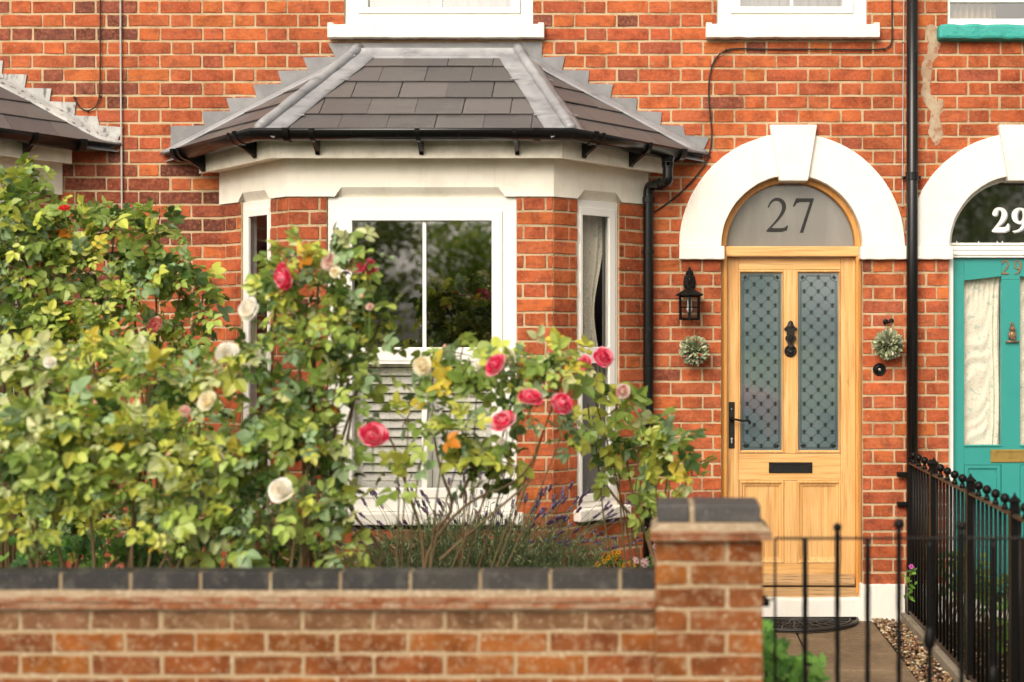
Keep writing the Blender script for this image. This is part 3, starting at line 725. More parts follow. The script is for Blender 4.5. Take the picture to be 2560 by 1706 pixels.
# tall drainpipe between the houses
tx = X(2280.5, .055)
t = thing("drainpipe", (tx, -.055, 0), "tall black drainpipe running down the wall between the doors numbered 27 and 29", "drainpipe")
mb = MB(); mb.tube([(tx, -.055, .02), (tx, -.055, 2.0), (tx, -.055, 4.4)], .0325, 20); mb.build("pipe", m_black, t, smooth=True)
for zz in (Z(443, .055),):
    mb = MB(); collar(mb, Vector((tx, -.055, zz - .02)), Vector((tx, -.055, zz + .022)), .0365); collar(mb, Vector((tx, -.055, zz + .018)), Vector((tx, -.055, zz + .026)), .039)
    mb.box(F0, tx - .052, tx + .052, zz - .008, zz + .008, .02, .032); mb.ball((tx - .046, -.034, zz), .009, 8); mb.ball((tx + .046, -.034, zz), .009, 8)
    mb.build("pipe_clip", m_black, t, bevel=.0015)
# cables
def cable(name, pts, r, m, label, cat, clips=()):
    path = smooth_path([P(a, b, .012 + r) for a, b in pts], 3); mb = MB(); mb.tube(path, r, 8)
    o = thing(name, path[0], label, cat); mb.build("cord", m, o, smooth=True)
    for (a, b) in clips:
        mb = MB(); q = P(a, b, .012 + r); mb.box(F0, q.x - .005, q.x + .005, q.z - .004, q.z + .004, .002, .022 + r); mb.build("cable_clip", m, o, bevel=.001)
    return o
m_cable = mat("black_cable", (.015, .013, .012), .5); m_grey = mat("grey_conduit", (.42, .40, .37), .5)
c3 = lambda zx, zy: (1660 + zx / 2.6133, zy / 2.6133)
cable("cable", [c3(1490, -120), c3(1490, 95), c3(1492, 250), c3(1480, 300), c3(1440, 323), c3(1300, 326), c3(990, 322), c3(640, 322), c3(480, 316), c3(400, 328), c3(340, 375), c3(312, 430), c3(292, 540), c3(292, 640), c3(303, 765), c3(315, 880),
      c3(300, 1010), c3(240, 1120), c3(110, 1262), c3(0, 1345), c3(-85, 1400)], .0042, m_cable, "thin black cable looping from the sill above the oak door past the bay gutter", "cable",
      [c3(1492, 95), c3(1492, 255), c3(1440, 323), c3(990, 322), c3(632, 322), c3(405, 326), c3(314, 427), c3(303, 765), c3(298, 1020), c3(105, 1266)])
cable("cable", [(250.5, -60), (250.5, 120), (250, 235), (244, 262), (228, 276), (212, 277), (198, 268), (188, 252), (186, 243)], .0040, m_cable, "short black cable hanging in a hook shape on the far left brick wall", "cable", [(250, 241), (218, 278), (186, 244)])
cable("conduit", [(301, -60), (302, 200), (304, 380), (306, 700)], .0058, m_grey, "thin grey conduit running straight down the brick wall left of the bay", "conduit", [(302, 69)])
cable("wire", [(2260, -60), (2259, 100), (2257, 300), (2256, 440), (2256, 516)], .003, m_grey, "thin grey wire running down beside the tall black drainpipe", "wire", [(2258, 105), (2256, 310), (2256, 516)])
# cement patch on house 29
random.seed(5)
pl = [(2318, 62), (2336, 58), (2343, 88), (2350, 112), (2346, 135), (2328, 160), (2330, 200), (2322, 230), (2340, 262), (2352, 240), (2362, 262), (2346, 300), (2360, 325), (2352, 350), (2340, 368), (2326, 345), (2318, 315), (2330, 288), (2314, 262), (2300, 238), (2308, 200), (2300, 170), (2312, 140), (2322, 110), (2312, 88)]
pl = chaikin(pl, 1)
pl = chaikin(pl, 1); pl = [(X(a + rnd(-3, 3)), Z(b + rnd(-3, 3))) for a, b in pl]
mb = MB(); mb.prism(F0, pl, -.002, .0062); mb.build("cement_patch", m_patch, H29)

# ---------------------------------------------------------------- door 27
DD = -.085                                 # leaf front plane
def XX(px): return X(px, DD)
def ZZ(py): return Z(py, DD)
# frame
mb = MB()
for a, b in ((XD - RI + .002, XX(1814)), (XX(2140), XD + RI - .002)):
    mb.box(F0, a, b, ZZ(1496), ZS - .001, -.14, -.05); mb.box(F0, a + (.012 if a < XD else -.006), b + (.006 if a < XD else -.012), ZZ(1480), ZS - .05, -.13, -.04)
df = mb.build("door_frame", m_woodf, H27, bevel=.004)
mb = MB(); arch_ring(mb, XD, XD * 0 + RI - .034, RI - .0015, -.14, -.05); mb.build("arch_bead", m_woodf, df, bevel=.006)
mb = MB(); mb.box(F0, XX(1813), XX(2145), ZZ(643), ZZ(617), -.135, -.035); mb.build("transom", m_woodh, df, bevel=.008)
mb = MB(); mb.box(F0, XX(1812), XX(2142), ZZ(1497), ZZ(1466), -.14, -.045); mb.build("threshold", m_woodw, df, bevel=.004)
mb = MB(); n = 40; pl = [(XD + (RI - .036) * cos(pi * i / n), ZS + .001 + (RI - .036) * sin(pi * i / n)) for i in range(n + 1)]
mb.prism(F0, pl, -.105, -.10); fan = mb.build("fanlight", m_fan, H27)
T2_ = [(676, 1358), (690, 1322), (712, 1300), (738, 1292), (765, 1298), (787, 1315), (798, 1342), (795, 1372), (778, 1405), (745, 1445), (708, 1482), (702, 1492), (770, 1492), (790, 1488), (803, 1474), (812, 1474), (800, 1517), (668, 1517), (668, 1508), (705, 1470), (738, 1430), (760, 1395), (771, 1365), (769, 1338), (755, 1320), (735, 1312), (712, 1318), (695, 1336), (684, 1360)]
T7_ = [(862, 1297), (978, 1297), (978, 1306), (908, 1522), (886, 1522), (953, 1322), (885, 1322), (866, 1330), (850, 1352), (842, 1348)]
def glyph(mb, pts, conv, d0, d1, holes=(), sm=1):
    mb.prism(F0, [conv(*p) for p in chaikin(pts, sm)], d0, d1, holes=[[conv(*p) for p in chaikin(h_, sm)] for h_ in holes])
mb = MB(); cv = lambda a, b: (X(1660 + a / 2.6133, -.1), Z(b / 2.6133, -.1))
glyph(mb, T2_, cv, -.0995, -.0975)
mb.prism(F0, [cv(*p) for p in T7_], -.0995, -.0975); mb.build("house_number", m_num, fan, label="black serif 27")
# leaf
b3 = lambda zy: 1106 + zy / 2.6133
y_rt, y_g0, y_g1 = 643, 684, 1126
LX = (XX(1815), XX(2139)); G1 = (XX(1853), XX(1954)); G2 = (XX(1997), XX(2096)); zT, zB = ZZ(644), ZZ(1464)
st = MB()
st.box(F0, LX[0], G1[0] - .014, zB, zT, DD - .045, DD); st.box(F0, G2[1] + .014, LX[1], zB, zT, DD - .045, DD)
door = st.build("front_door", m_wood, H27, bevel=.003)
st = MB()
mz = (G1[1] + .012, G2[0] - .012)
st.box(F0, mz[0], mz[1], ZZ(1135) + .001, ZZ(675), DD - .045, DD); st.box(F0, XX(1961), XX(1992), ZZ(1409), ZZ(1202) - .001, DD - .045, DD - .001)
st.build("muntin", m_wood, door, bevel=.003)
st = MB()
for a, b in ((644, 675), (1135, 1202), (1409, 1464)):
    st = MB(); st.box(F0, G1[0] - .0135, G2[1] + .0135, ZZ(b), ZZ(a) - (.001 if a == 644 else 0), DD - .045, DD - .0005)
    st.build("rail", m_woodh, door, bevel=.003)
for (a, b) in (G1, G2):
    mb = MB(); o4 = (a - .0135 if a == G1[0] else a - .012, b + .012 if a == G1[0] else b + .0135, ZZ(1135) + .001, ZZ(675) - .001); i4 = (a, b, ZZ(y_g1), ZZ(y_g0))
    for (k0, k1, dd0, dd1) in ((0, .45, DD, DD + .006), (.45, 1, DD + .006, DD - .018)):
        def lerp4(k): return [o4[0] + (i4[0] - o4[0]) * k, o4[1] + (i4[1] - o4[1]) * k, o4[2] + (i4[2] - o4[2]) * k, o4[3] + (i4[3] - o4[3]) * k]
        A, B = lerp4(k0), lerp4(k1)
        va = [(A[0], A[2]), (A[1], A[2]), (A[1], A[3]), (A[0], A[3])]; vb = [(B[0], B[2]), (B[1], B[2]), (B[1], B[3]), (B[0], B[3])]
        vs = [F0(u, z, dd0) for u, z in va] + [F0(u, z, dd1) for u, z in vb]
        mb.add(vs, [(i, (i + 1) % 4, 4 + (i + 1) % 4, 4 + i) for i in range(4)])
    mb.build("glazing_bead", m_wood, door)
    gd = DD - .016
    mb = MB(); mb.box(F0, a - .004, b + .004, ZZ(y_g1) - .004, ZZ(y_g0) + .004, gd - .004, gd); gl = mb.build("glass_panel", m_frost, door)
    # etched pattern
    mb = MB(); k = 1 / 440 * (CY - DD) / CY
    w_, h_ = b - a, ZZ(y_g0) - ZZ(y_g1); z0 = ZZ(y_g1); e0, e1 = gd + .0004, gd + .0007
    def line(p, q, t):
        dx_, dz_ = q[0] - p[0], q[1] - p[1]; L_ = math.hypot(dx_, dz_)
        if L_ < 1e-5: return
        nx, nz = -dz_ / L_ * t / 2, dx_ / L_ * t / 2
        mb.add([F0(p[0] + nx, p[1] + nz, e1), F0(q[0] + nx, q[1] + nz, e1), F0(q[0] - nx, q[1] - nz, e1), F0(p[0] - nx, p[1] - nz, e1)], [(0, 1, 2, 3)])
    for mg, tk, cr in ((.0105, .0022, .034), (.0165, .0016, .030)):
        x0_, x1_, zz0, zz1 = a + mg, b - mg, z0 + mg, z0 + h_ - mg
        for (p, q) in (((x0_ + cr, zz0), (x1_ - cr, zz0)), ((x0_ + cr, zz1), (x1_ - cr, zz1)), ((x0_, zz0 + cr), (x0_, zz1 - cr)), ((x1_, zz0 + cr), (x1_, zz1 - cr))): line(p, q, tk)
        for cx, cz, a0 in ((x0_, zz0, 0), (x1_, zz0, pi / 2), (x1_, zz1, pi), (x0_, zz1, 1.5 * pi)):
            for i in range(6):
                line((cx + cr * cos(a0 + i * pi / 12), cz + cr * sin(a0 + i * pi / 12)), (cx + cr * cos(a0 + (i + 1) * pi / 12), cz + cr * sin(a0 + (i + 1) * pi / 12)), tk)
            for i in range(3): mb.lathe([(.005, 0), (.0045, .0003)], (cx + .014 * cos(a0 + .3 + i * .5), -e1, cz + .014 * sin(a0 + .3 + i * .5)), (0, -1, 0), 6)
    half = 17.6 * k; uc = (a + b) / 2; pad = .018
    x0_, x1_, zz0, zz1 = a + pad, b - pad, z0 + pad, z0 + h_ - pad
    zc0 = z0 + h_ - (420 - 350) / 2.6133 * k
    # diagonal lattice clipped to the border
    for sgn in (1, -1):
        for i in range(-16, 60):
            # lines z = zc + sgn*(x-uc) + offset
            off = zz0 + (i - 8) * 2 * half
            zref = (zc0 - half) % (2 * half)
            zl = off - (off % (2 * half)) + zref
            p = [x0_, zl + sgn * (x0_ - uc)]; q = [x1_, zl + sgn * (x1_ - uc)]
            t0, t1 = 0, 1; dz = q[1] - p[1]
            ta, tb = (zz0 - p[1]) / dz, (zz1 - p[1]) / dz
            if ta > tb: ta, tb = tb, ta
            t0, t1 = max(t0, ta), min(t1, tb)
            if t1 - t0 > .02: line((p[0] + (q[0] - p[0]) * t0, p[1] + dz * t0), (p[0] + (q[0] - p[0]) * t1, p[1] + dz * t1), .0017)
    def fleur(cx, cz, s_):
        def pl(pts): mb.add([F0(cx + x * s_, cz + y * s_, e1 + .0002) for x, y in pts], [tuple(range(len(pts)))])
        pl([(0, 1.0), (.2, .62), (.27, .35), (.15, .05), (.12, -.15), (-.12, -.15), (-.15, .05), (-.27, .35), (-.2, .62)])
        for m_ in (1, -1):
            oo = [(.10, -.14), (.24, .18), (.48, .36), (.74, .28), (.84, .04), (.72, -.12)]; ii = [(.26, -.14), (.38, .06), (.52, .18), (.62, .16), (.66, .04), (.60, -.06)]
            for q in range(5): pl([(m_ * x, y) for x, y in (oo[q], oo[q + 1], ii[q + 1], ii[q])])
            pl([(m_ * x, y) for x, y in [(.14, -.36), (.34, -.42), (.56, -.56), (.5, -.72), (.3, -.66), (.16, -.5)]])
        pl([(-.42, -.18), (.42, -.18), (.42, -.34), (-.42, -.34)])
        pl([(-.12, -.36), (.12, -.36), (.17, -.7), (0, -1.0), (-.17, -.7)])
    r_ = 0; zz = zc0 + half
    while zz > zz0 - .002:
        xs = [uc - 2 * half, uc, uc + 2 * half] if r_ % 2 == 0 else [uc - half, uc + half]
        if r_ == 0: xs = [uc]
        for x_ in xs: fleur(x_, zz, .0165 if x0_ + .012 < x_ < x1_ - .012 else .0155)
        zz -= half; r_ += 1
    mb.build("etched_pattern", m_clear, gl, fix=False)
# lower panels
for a, b in ((XX(1848.5), XX(1961)), (XX(1992), XX(2103))):
    zt_, zb_ = ZZ(1202), ZZ(1409); mb = MB()
    mb.box(F0, a, b, zb_, zt_, DD - .03, DD - .016)
    def fr4(k): return (a + k, b - k, zb_ + k, zt_ - k)
    prof = [(0, DD - .002), (.006, DD + .006), (.014, DD + .004), (.020, DD - .006), (.030, DD - .008), (.034, DD - .0155), (.042, DD - .0155)]
    for (k0, q0), (k1, q1) in zip(prof, prof[1:]):
        A, B = fr4(k0), fr4(k1)
        va = [(A[0], A[2]), (A[1], A[2]), (A[1], A[3]), (A[0], A[3])]; vb = [(B[0], B[2]), (B[1], B[2]), (B[1], B[3]), (B[0], B[3])]
        mb.add([F0(u, z, q0) for u, z in va] + [F0(u, z, q1) for u, z in vb], [(i, (i + 1) % 4, 4 + (i + 1) % 4, 4 + i) for i in range(4)])
    mb.build("lower_panel", m_wood, door, fix=False)
mb = MB(); vs = [F0(u, z, d) for u in (LX[0] + .01, LX[1] - .01) for (z, d) in ((ZZ(1461), DD), (ZZ(1461), DD + .045), (ZZ(1455), DD + .045), (ZZ(1437), DD + .012), (ZZ(1434), DD))]
mb.add(vs, [(4, 3, 2, 1, 0), (5, 6, 7, 8, 9)] + [(i, (i + 1) % 5, 5 + (i + 1) % 5, 5 + i) for i in range(5)]); mb.build("weatherboard", m_woodw, door, bevel=.003)
# letterplate
def letterplate(parent, x0, x1, z0, z1, d, m, words=True):
    mb = MB(); mb.ring(F0, (x0, x1, z0, z1), (x0 + .028, x1 - .028, z0 + .014, z1 - .014), d, d + .007)
    mb.box(F0, x0 + .027, x1 - .027, z0 + .013, z1 - .013, d, d + .003)
    n = 20
    for i in range(n):
        x = x0 + .008 + (x1 - x0 - .016) * i / (n - 1)
        for z in (z0 + .007, z1 - .007): mb.ball((x, -(d + .007), z), .0035, 6)
    if words:
        for sx in (x0 + .014, x1 - .014): mb.torus((sx, -(d + .008), (z0 + z1) / 2), (0, 1, 0), .009, .003, 12, 6)
    return mb.build("letterplate", m, parent, bevel=.0015)
lp = letterplate(door, XX(1922), XX(2030.5), ZZ(1182.5), ZZ(1156), DD, m_iron2)
# word on the letterplate flap, small cast letters
def stroke_text(txt, x0, z0, hgt, d, t, parent, m, name):
    S = {'L': [[(0, 1), (0, 0), (.6, 0)]], 'E': [[(.6, 1), (0, 1), (0, 0), (.6, 0)], [(0, .5), (.5, .5)]], 'T': [[(0, 1), (.7, 1)], [(.35, 1), (.35, 0)]],
         'R': [[(0, 0), (0, 1), (.5, 1), (.6, .75), (.5, .5), (0, .5)], [(.25, .5), (.6, 0)]], 'S': [[(.6, .9), (.3, 1), (0, .8), (.1, .58), (.5, .42), (.6, .2), (.3, 0), (0, .1)]]}
    mb = MB(); u = x0
    for ch in txt:
        for ln in S[ch]: mb.tube([(u + a * hgt, -d, z0 + b * hgt) for a, b in ln], t, 5)
        u += hgt * .95
    return mb.build(name, m, parent)
stroke_text("LETTERS", XX(1922) + .073, ZZ(1182.5) + .021, .018, DD + .0035, .0015, lp, m_iron2, "raised_lettering")
# handle
hxp, hz0, hz1 = XX(1829), ZZ(1121), ZZ(1005)
mb = MB(); mb.box(F0, hxp - .017, hxp + .017, hz0, hz1, DD, DD + .007); hd = mb.build("handle_plate", m_iron2, door, bevel=.0025)
mb = MB(); c_ = Vector((hxp, -(DD + .007), ZZ(1048))); mb.lathe([(.014, 0), (.014, .008), (.009, .014), (.008, .045), (.010, .052)], c_, (0, -1, 0), 14)
mb.tube(smooth_path([c_ + Vector((0, -.045, 0)), c_ + Vector((.02, -.047, .002)), c_ + Vector((.06, -.046, -.008)), c_ + Vector((.09, -.045, -.004)), c_ + Vector((.105, -.045, -.018)), c_ + Vector((.092, -.045, -.024))], 2), .0062, 10); mb.build("lever", m_iron, hd, smooth=True)
mb = MB(); mb.lathe([(.0065, 0), (.0065, .003)], (hxp, -(DD + .007), ZZ(1097)), (0, -1, 0), 14); mb.box(F0, hxp - .0035, hxp + .0035, ZZ(1108), ZZ(1097), DD + .006, DD + .0095); mb.ball((hxp, -(DD + .008), ZZ(1023)), .004, 8); mb.build("keyhole", mat("nickel", (.6, .58, .52), .35, metal=.8), hd)
# knocker
kx = XX(1976); KD = DD
kn = MB(); kp = lambda px, py, d: (XX(px), -(KD + d), ZZ(py))
kn.box(F0, kx - .022, kx + .022, ZZ(838), ZZ(818), KD, KD + .022)
kn.lathe([(.003, .03), (.012, .024), (.016, .012), (.020, 0), (.026, -.004), (.026, -.01), (.020, -.012)], (kx, -(KD + .012), ZZ(815)), (0, 0, 1), 8, sq=(1, .6))
for sx in (-1, 1):
    kn.ball((kx + sx * .028, -(KD + .012), ZZ(823)), .010, 8); kn.torus((kx + sx * .015, -(KD + .018), ZZ(846)), (0, 1, 0), .012, .005, 16, 6); kn.ball((kx + sx * .015, -(KD + .018), ZZ(846)), .005, 8)
    kn.tube(smooth_path([kp(1976 + sx * 4, 838, .018), kp(1976 + sx * 10, 848, .02), kp(1976 + sx * 4, 858, .022), kp(1976 + sx * 4, 868, .024)], 2), .006, 6)
kn.lathe([(.016, 0), (.014, -.02), (.010, -.035), (.009, -.05), (.013, -.062), (.012, -.075)], (kx, -(KD + .02), ZZ(840)), (0, 0, 1), 10, sq=(1, .7))
ko = kn.build("door_knocker", m_iron2, door, smooth=False)
mb = MB(); mb.lathe([(.034, 0), (.036, .005), (.030, .010), (.020, .008), (.018, .016), (.010, .020)], (kx, -KD, ZZ(878)), (0, -1, 0), 24)
for i in range(8): mb.tube([(kx + .019 * cos(i * pi / 4), -(KD + .009), ZZ(878) + .019 * sin(i * pi / 4)), (kx + .032 * cos(i * pi / 4), -(KD + .011), ZZ(878) + .032 * sin(i * pi / 4))], .004, 6)
mb.ball((kx, -(KD + .028), ZZ(880)), .014, 12); mb.build("strike_plate", m_iron2, ko)

# ---------------------------------------------------------------- door 29
k = XE - XD
E29 = -.075
mb = MB()
for a, b in ((XE - RI + .002, X(2380, E29)), (XE + RI - .03, XE + RI - .002)): mb.box(F0, a, b, Z(1496, E29), ZS - .001, -.14, -.035)
df = mb.build("door_frame", m_white, H29, bevel=.003)
mb = MB(); arch_ring(mb, XE, RI - .022, RI - .0015, -.14, -.05); mb.build("arch_bead", m_stucco, df)
mb = MB()
for (a, b, d) in ((616, 621, .000), (621, 627, .008), (627, 633, .003), (633, 639, .008), (639, 645, .001)): mb.box(F0, X(2380, E29), XE + RI - .03, Z(b, E29), Z(a, E29), -.13, -.05 + d)
mb.build("transom", m_white, df, bevel=.0025)
mb = MB(); pl = [(XE + (RI - .024) * cos(pi * i / 40), ZS + .001 + (RI - .024) * sin(pi * i / 40)) for i in range(41)]
mb.prism(F0, pl, -.105, -.10); fan = mb.build("fanlight", m_darkglass, H29)
N2 = [(2142, 1400), (2152, 1372), (2172, 1357), (2200, 1355), (2226, 1366), (2240, 1390), (2238, 1418), (2220, 1448), (2192, 1474), (2176, 1486), (2222, 1486), (2236, 1478), (2243, 1462), (2256, 1464), (2250, 1518), (2140, 1518), (2142, 1506), (2172, 1470), (2196, 1436), (2206, 1404), (2202, 1378), (2188, 1370), (2178, 1380), (2178, 1402), (2164, 1412), (2148, 1410)]
N9 = [(.05, .05), (.22, .08), (.36, .18), (.44, .38), (.33, .33), (.18, .36), (.05, .48), (.0, .68), (.06, .88), (.2, .98), (.36, 1.0), (.54, .94), (.66, .8), (.69, .58), (.62, .34), (.46, .13), (.25, .01), (.05, -.01)]
N9h = [(.22, .68), (.25, .48), (.33, .43), (.42, .5), (.45, .68), (.42, .86), (.34, .93), (.26, .86)]
for (m_, dx_, d_) in ((m_numg, 4, -.0996), (m_numw, 0, -.0985)):
    mb = MB(); cv = lambda a, b: (X(1660 + (a + dx_ * 2) / 2.6133, -.1), Z((b + dx_ * 1.6) / 2.6133, -.1)); glyph(mb, N2, cv, d_, d_ + .001)
    x9, z9, h9 = X(1660 + (2268 + dx_ * 2) / 2.6133, -.1), Z((1518 + dx_ * 1.6) / 2.6133, -.1), 163 / 2.6133 / 440
    glyph(mb, N9, lambda a, b: (x9 + a * h9 * 1.05, z9 + b * h9), d_, d_ + .001, holes=[N9h]); mb.build("house_number", m_, fan)
mb = MB(); mb.tube([(X(2375), .07, Z(609)), (XE + .35, .07, Z(609))], .008, 8)
for px in (2398, 2453, 2500, 2513): mb.torus((X(px), .07, Z(607)), (1, 0, 0), .012, .002, 12, 5)
mb.build("curtain_rod", m_white, fan)
dl = (X(2380.5, E29), XE + RI - .031); xs0, xs1 = X(2412, E29), X(2502, E29); xm = (xs1 + (X(2552, E29))) / 2
zt_, zb_ = Z(646, E29), Z(1484, E29)
w2 = (X(2552, E29), X(2552, E29) + (xs1 - xs0))
mb = MB()
mb.box(F0, dl[0], xs0 - .004, zb_, zt_, E29 - .045, E29); mb.box(F0, w2[1] + .004, dl[1], zb_, zt_, E29 - .045, E29); mb.box(F0, xs1 + .004, w2[0] - .004, zb_, Z(700, E29), E29 - .045, E29 - .0004)
door2 = mb.build("front_door", m_teal, H29, bevel=.002, label="teal painted panelled door")
mb = MB()
def head(a, b, za, zb2): mb.prism(F0, [(a - .0038, za), (b + .0038, zb2), (b + .0038, zt_ - .0005), (a - .0038, zt_ - .0005)], E29 - .045, E29 - .0002)
head(xs0, xs1, Z(702, E29), Z(691, E29)); head(w2[0], w2[1], Z(691, E29), Z(702, E29)); mb.box(F0, xs1 + .004, w2[0] - .004, Z(700, E29) + .0005, zt_ - .0006, E29 - .045, E29 - .0003)
mb.build("rail", m_teal, door2, bevel=.002)
for a, b in ((1113, 1163), (1440, 1484)): mb = MB(); mb.box(F0, xs0 - .0038, w2[1] + .0038, Z(b, E29), Z(a, E29), E29 - .044, E29 - .0006); mb.build("rail", m_teal, door2, bevel=.002)
for a, b, sg in ((xs0, xs1, 0), (w2[0], w2[1], 1)):
    pane(F0, a - .002, b + .002, Z(1115, E29), Z(688, E29), E29 - .02, door2, g_thin, "glass_panel")
    mb = MB()
    mb.box(F0, a - .003, b + .003, Z(1117, E29), Z(1112, E29), E29 - .01, E29 + .008)
    za, zb2 = Z(1163, E29), Z(1440, E29)
    mb.box(F0, a - .003, b + .003, zb2, za, E29 - .035, E29 - .014); mb.ring(F0, (a - .002, b + .002, zb2, za), (a + .022, b - .022, zb2 + .022, za - .022), E29 - .02, E29 - .004)
    mb.build("lower_panel", m_teal, door2, bevel=.004)
    # gathered lace curtain
    mb = MB(); n, m_ = 60, 120; vs = []
    zt2, zb3 = Z(688, E29), Z(1118, E29)
    for j in range(m_ + 1):
        v = j / m_
        for i in range(n + 1):
            u = i / n
            cu = (1 - u) ** 1.3
            dg = v * 8.5 - cu * 1.1 + .22 * sin(u * 3.1 + v * 5) + .12 * sin(u * 7 - v * 13)
            rid = 1 - abs(2 * ((dg + .3 * sin(dg * 1.9)) % 1) - 1)
            fold = .0105 * rid ** 1.2 * max(0, min(1, (.80 - u) * 4)) * min(1, v * 6) * (.35 + .65 * abs(sin(v * 6 + u * 2 + 1)))
            fold += .006 * sin(u * 46 + v * 3.5 + 1.8 * sin(v * 6)) * (1.0 if u > .76 else .7 * max(0, 1 - v * 4.5))
            fold += .0018 * sin(u * 13 + v * 37 + 2 * sin(u * 9))
            vs.append((a - .004 + (b - a + .008) * u, -(E29 - .058) - fold, zt2 + (zb3 - zt2) * v))
    mb.add(vs, [(j * (n + 1) + i, j * (n + 1) + i + 1, (j + 1) * (n + 1) + i + 1, (j + 1) * (n + 1) + i) for j in range(m_) for i in range(n)]); mb.build("curtain", m_lace, door2, fix=False, smooth=True)
lp2 = letterplate(door2, X(2476, E29), X(2476, E29) + .26, Z(1156, E29), Z(1124, E29), E29, m_brass, words=False)
# copper numbers
mb = MB(); hN = 36 / 440
x2 = X(2503, E29); z2 = Z(686, E29)
c2 = lambda a, b: (x2 + (a - 2140) / 163 * hN * .85, z2 + (1518 - b) / 163 * hN)
N2t = [(2142, 1405), (2150, 1374), (2172, 1357), (2200, 1355), (2230, 1368), (2243, 1395), (2236, 1425), (2214, 1452), (2180, 1484), (2168, 1500), (2240, 1500), (2240, 1518), (2140, 1518), (2142, 1506), (2172, 1474), (2204, 1440), (2222, 1415), (2224, 1392), (2212, 1376), (2192, 1370), (2172, 1376), (2160, 1400)]
glyph(mb, N2t, c2, E29, E29 + .006)
x9 = X(2534, E29); glyph(mb, N9, lambda a, b: (x9 + a * hN * .82, z2 + b * hN), E29, E29 + .006, holes=[[(.13 + (a - .22) * 1.7, .68 + (b - .68) * 1.12) for a, b in N9h]]); mb.build("house_number", m_copper, door2)
# owl knocker
ox_, oz_ = X(2529, E29), Z(838, E29); yo = -E29
mb = MB()
mb.ball((ox_, yo - .016, oz_), .019, 14, sc=(.95, .8, 1.45)); mb.ball((ox_, yo - .020, oz_ + .034), .0165, 14, sc=(1.1, .85, .95))
mb.ball((ox_ - .017, yo - .016, oz_ - .002), .010, 10, sc=(.6, .7, 2.1)); mb.ball((ox_ + .017, yo - .016, oz_ - .002), .010, 10, sc=(.6, .7, 2.1))
for sx in (-1, 1):
    mb.torus((ox_ + sx * .0075, yo - .033, oz_ + .037), (0, 1, 0), .0058, .0018, 12, 5); mb.ball((ox_ + sx * .0075, yo - .034, oz_ + .037), .003, 8)
    mb.tube([(ox_ + sx * .010, yo - .02, oz_ + .046), (ox_ + sx * .0155, yo - .02, oz_ + .055)], [.004, .001], 6)
    mb.ball((ox_ + sx * .008, yo - .024, oz_ - .031), .005, 8)
mb.tube([(ox_, yo - .034, oz_ + .034), (ox_, yo - .038, oz_ + .026)], [.003, .0008], 6)
for j in range(6):
    for i in range(-2, 3): mb.ball((ox_ + i * .006 + (j % 2) * .003, yo - .030 + abs(i) * .0018 + abs(j - 2.5) * .0012, oz_ + .016 - j * .0075), .0036, 6)
ow = mb.build("door_knocker", m_copper, door2, smooth=True, label="copper owl shaped knocker")
mb = MB(); mb.tube([(ox_ - .038, yo - .016, oz_ - .038), (ox_ + .038, yo - .016, oz_ - .038)], .0055, 8); mb.torus((ox_, yo - .012, oz_ + .064), (0, 1, 0), .008, .003, 14, 6); mb.build("perch", m_copper, ow, smooth=True)

# ---------------------------------------------------------------- wall lantern, foliage balls, bell
lx = X(1723.6, .1); t = thing("wall_lantern", (lx, -.0, Z(770)), "black metal lantern fixed to the brick wall left of the oak door", "lantern")
dL = .105
def l4(zz): return 671.6 + (zz - 165) / 5.226
mb = MB(); bx = X(1723.6)
sh = [(0, .062), (.016, .055), (.030, .035), (.036, .0), (.034, -.025), (.022, -.048), (0, -.058)]
poly = sh + [(-a, b) for a, b in sh[1:-1][::-1]]
poly = [(bx + a * 1.0, Z(l4(345)) + b * .95) for a, b in poly]
mb.prism(F0, poly, .004, .014); mb.prism(F0, [(bx + (a - bx) * .8, Z(l4(345)) + (b - Z(l4(345))) * .85) for a, b in poly], .013, .021)
for sx in (-1, 1): mb.ball((bx + sx * .022, -.024, Z(l4(395))), .006, 8)
mb.build("backplate", m_iron, t, bevel=.003)
mb = MB()
for dx_, dz_, r_ in ((0, .0, .013), (-.013, -.008, .010), (.013, -.008, .010), (0, .016, .008)): mb.ball((bx + dx_, -.02, Z(l4(205)) + dz_), r_, 10, sc=(.9, .6, 1.1))
mb.tube([(bx, -.02, Z(l4(205))), (bx, -.02, Z(l4(290)))], [.008, .012], 10); mb.build("finial", m_iron, t, smooth=True)
mb = MB(); mb.tube(smooth_path([(bx, -.02, Z(l4(330))), (bx, -.05, Z(l4(265))), (lx, -.085, Z(l4(262))), (lx, -dL - .01, Z(l4(310))), (lx, -dL, Z(l4(375))), (lx, -dL, Z(l4(430)))], 2), .0095, 10); mb.build("arm", m_iron, t, smooth=True)
zr0, zr1 = Z(l4(515), dL), Z(l4(425), dL); c_ = (lx, -dL, 0)
mb = MB(); n = 4
def sqr(r, z): return [(lx + r * sx, -dL + r * sy, z) for sx, sy in ((-1, -1), (1, -1), (1, 1), (-1, 1))]
vs = sqr(.074, zr0 - .003) + sqr(.076, zr0 + .004) + sqr(.040, zr0 + .024) + sqr(.012, zr1 + .004)
mb.add(vs, [(i * 4 + k_, i * 4 + (k_ + 1) % 4, i * 4 + 4 + (k_ + 1) % 4, i * 4 + 4 + k_) for i in range(3) for k_ in range(4)] + [(3, 2, 1, 0), (12, 13, 14, 15)]); mb.build("lantern_roof", m_iron, t, bevel=.002)
zc1, zc0_ = zr0 - .002, Z(l4(838), dL); r1, r0 = .052, .048; mb = MB()
for sx, sy in ((-1, -1), (1, -1), (1, 1), (-1, 1)): mb.tube([(lx + sx * r0, -dL + sy * r0, zc0_), (lx + sx * r1, -dL + sy * r1, zc1)], .0055, 4)
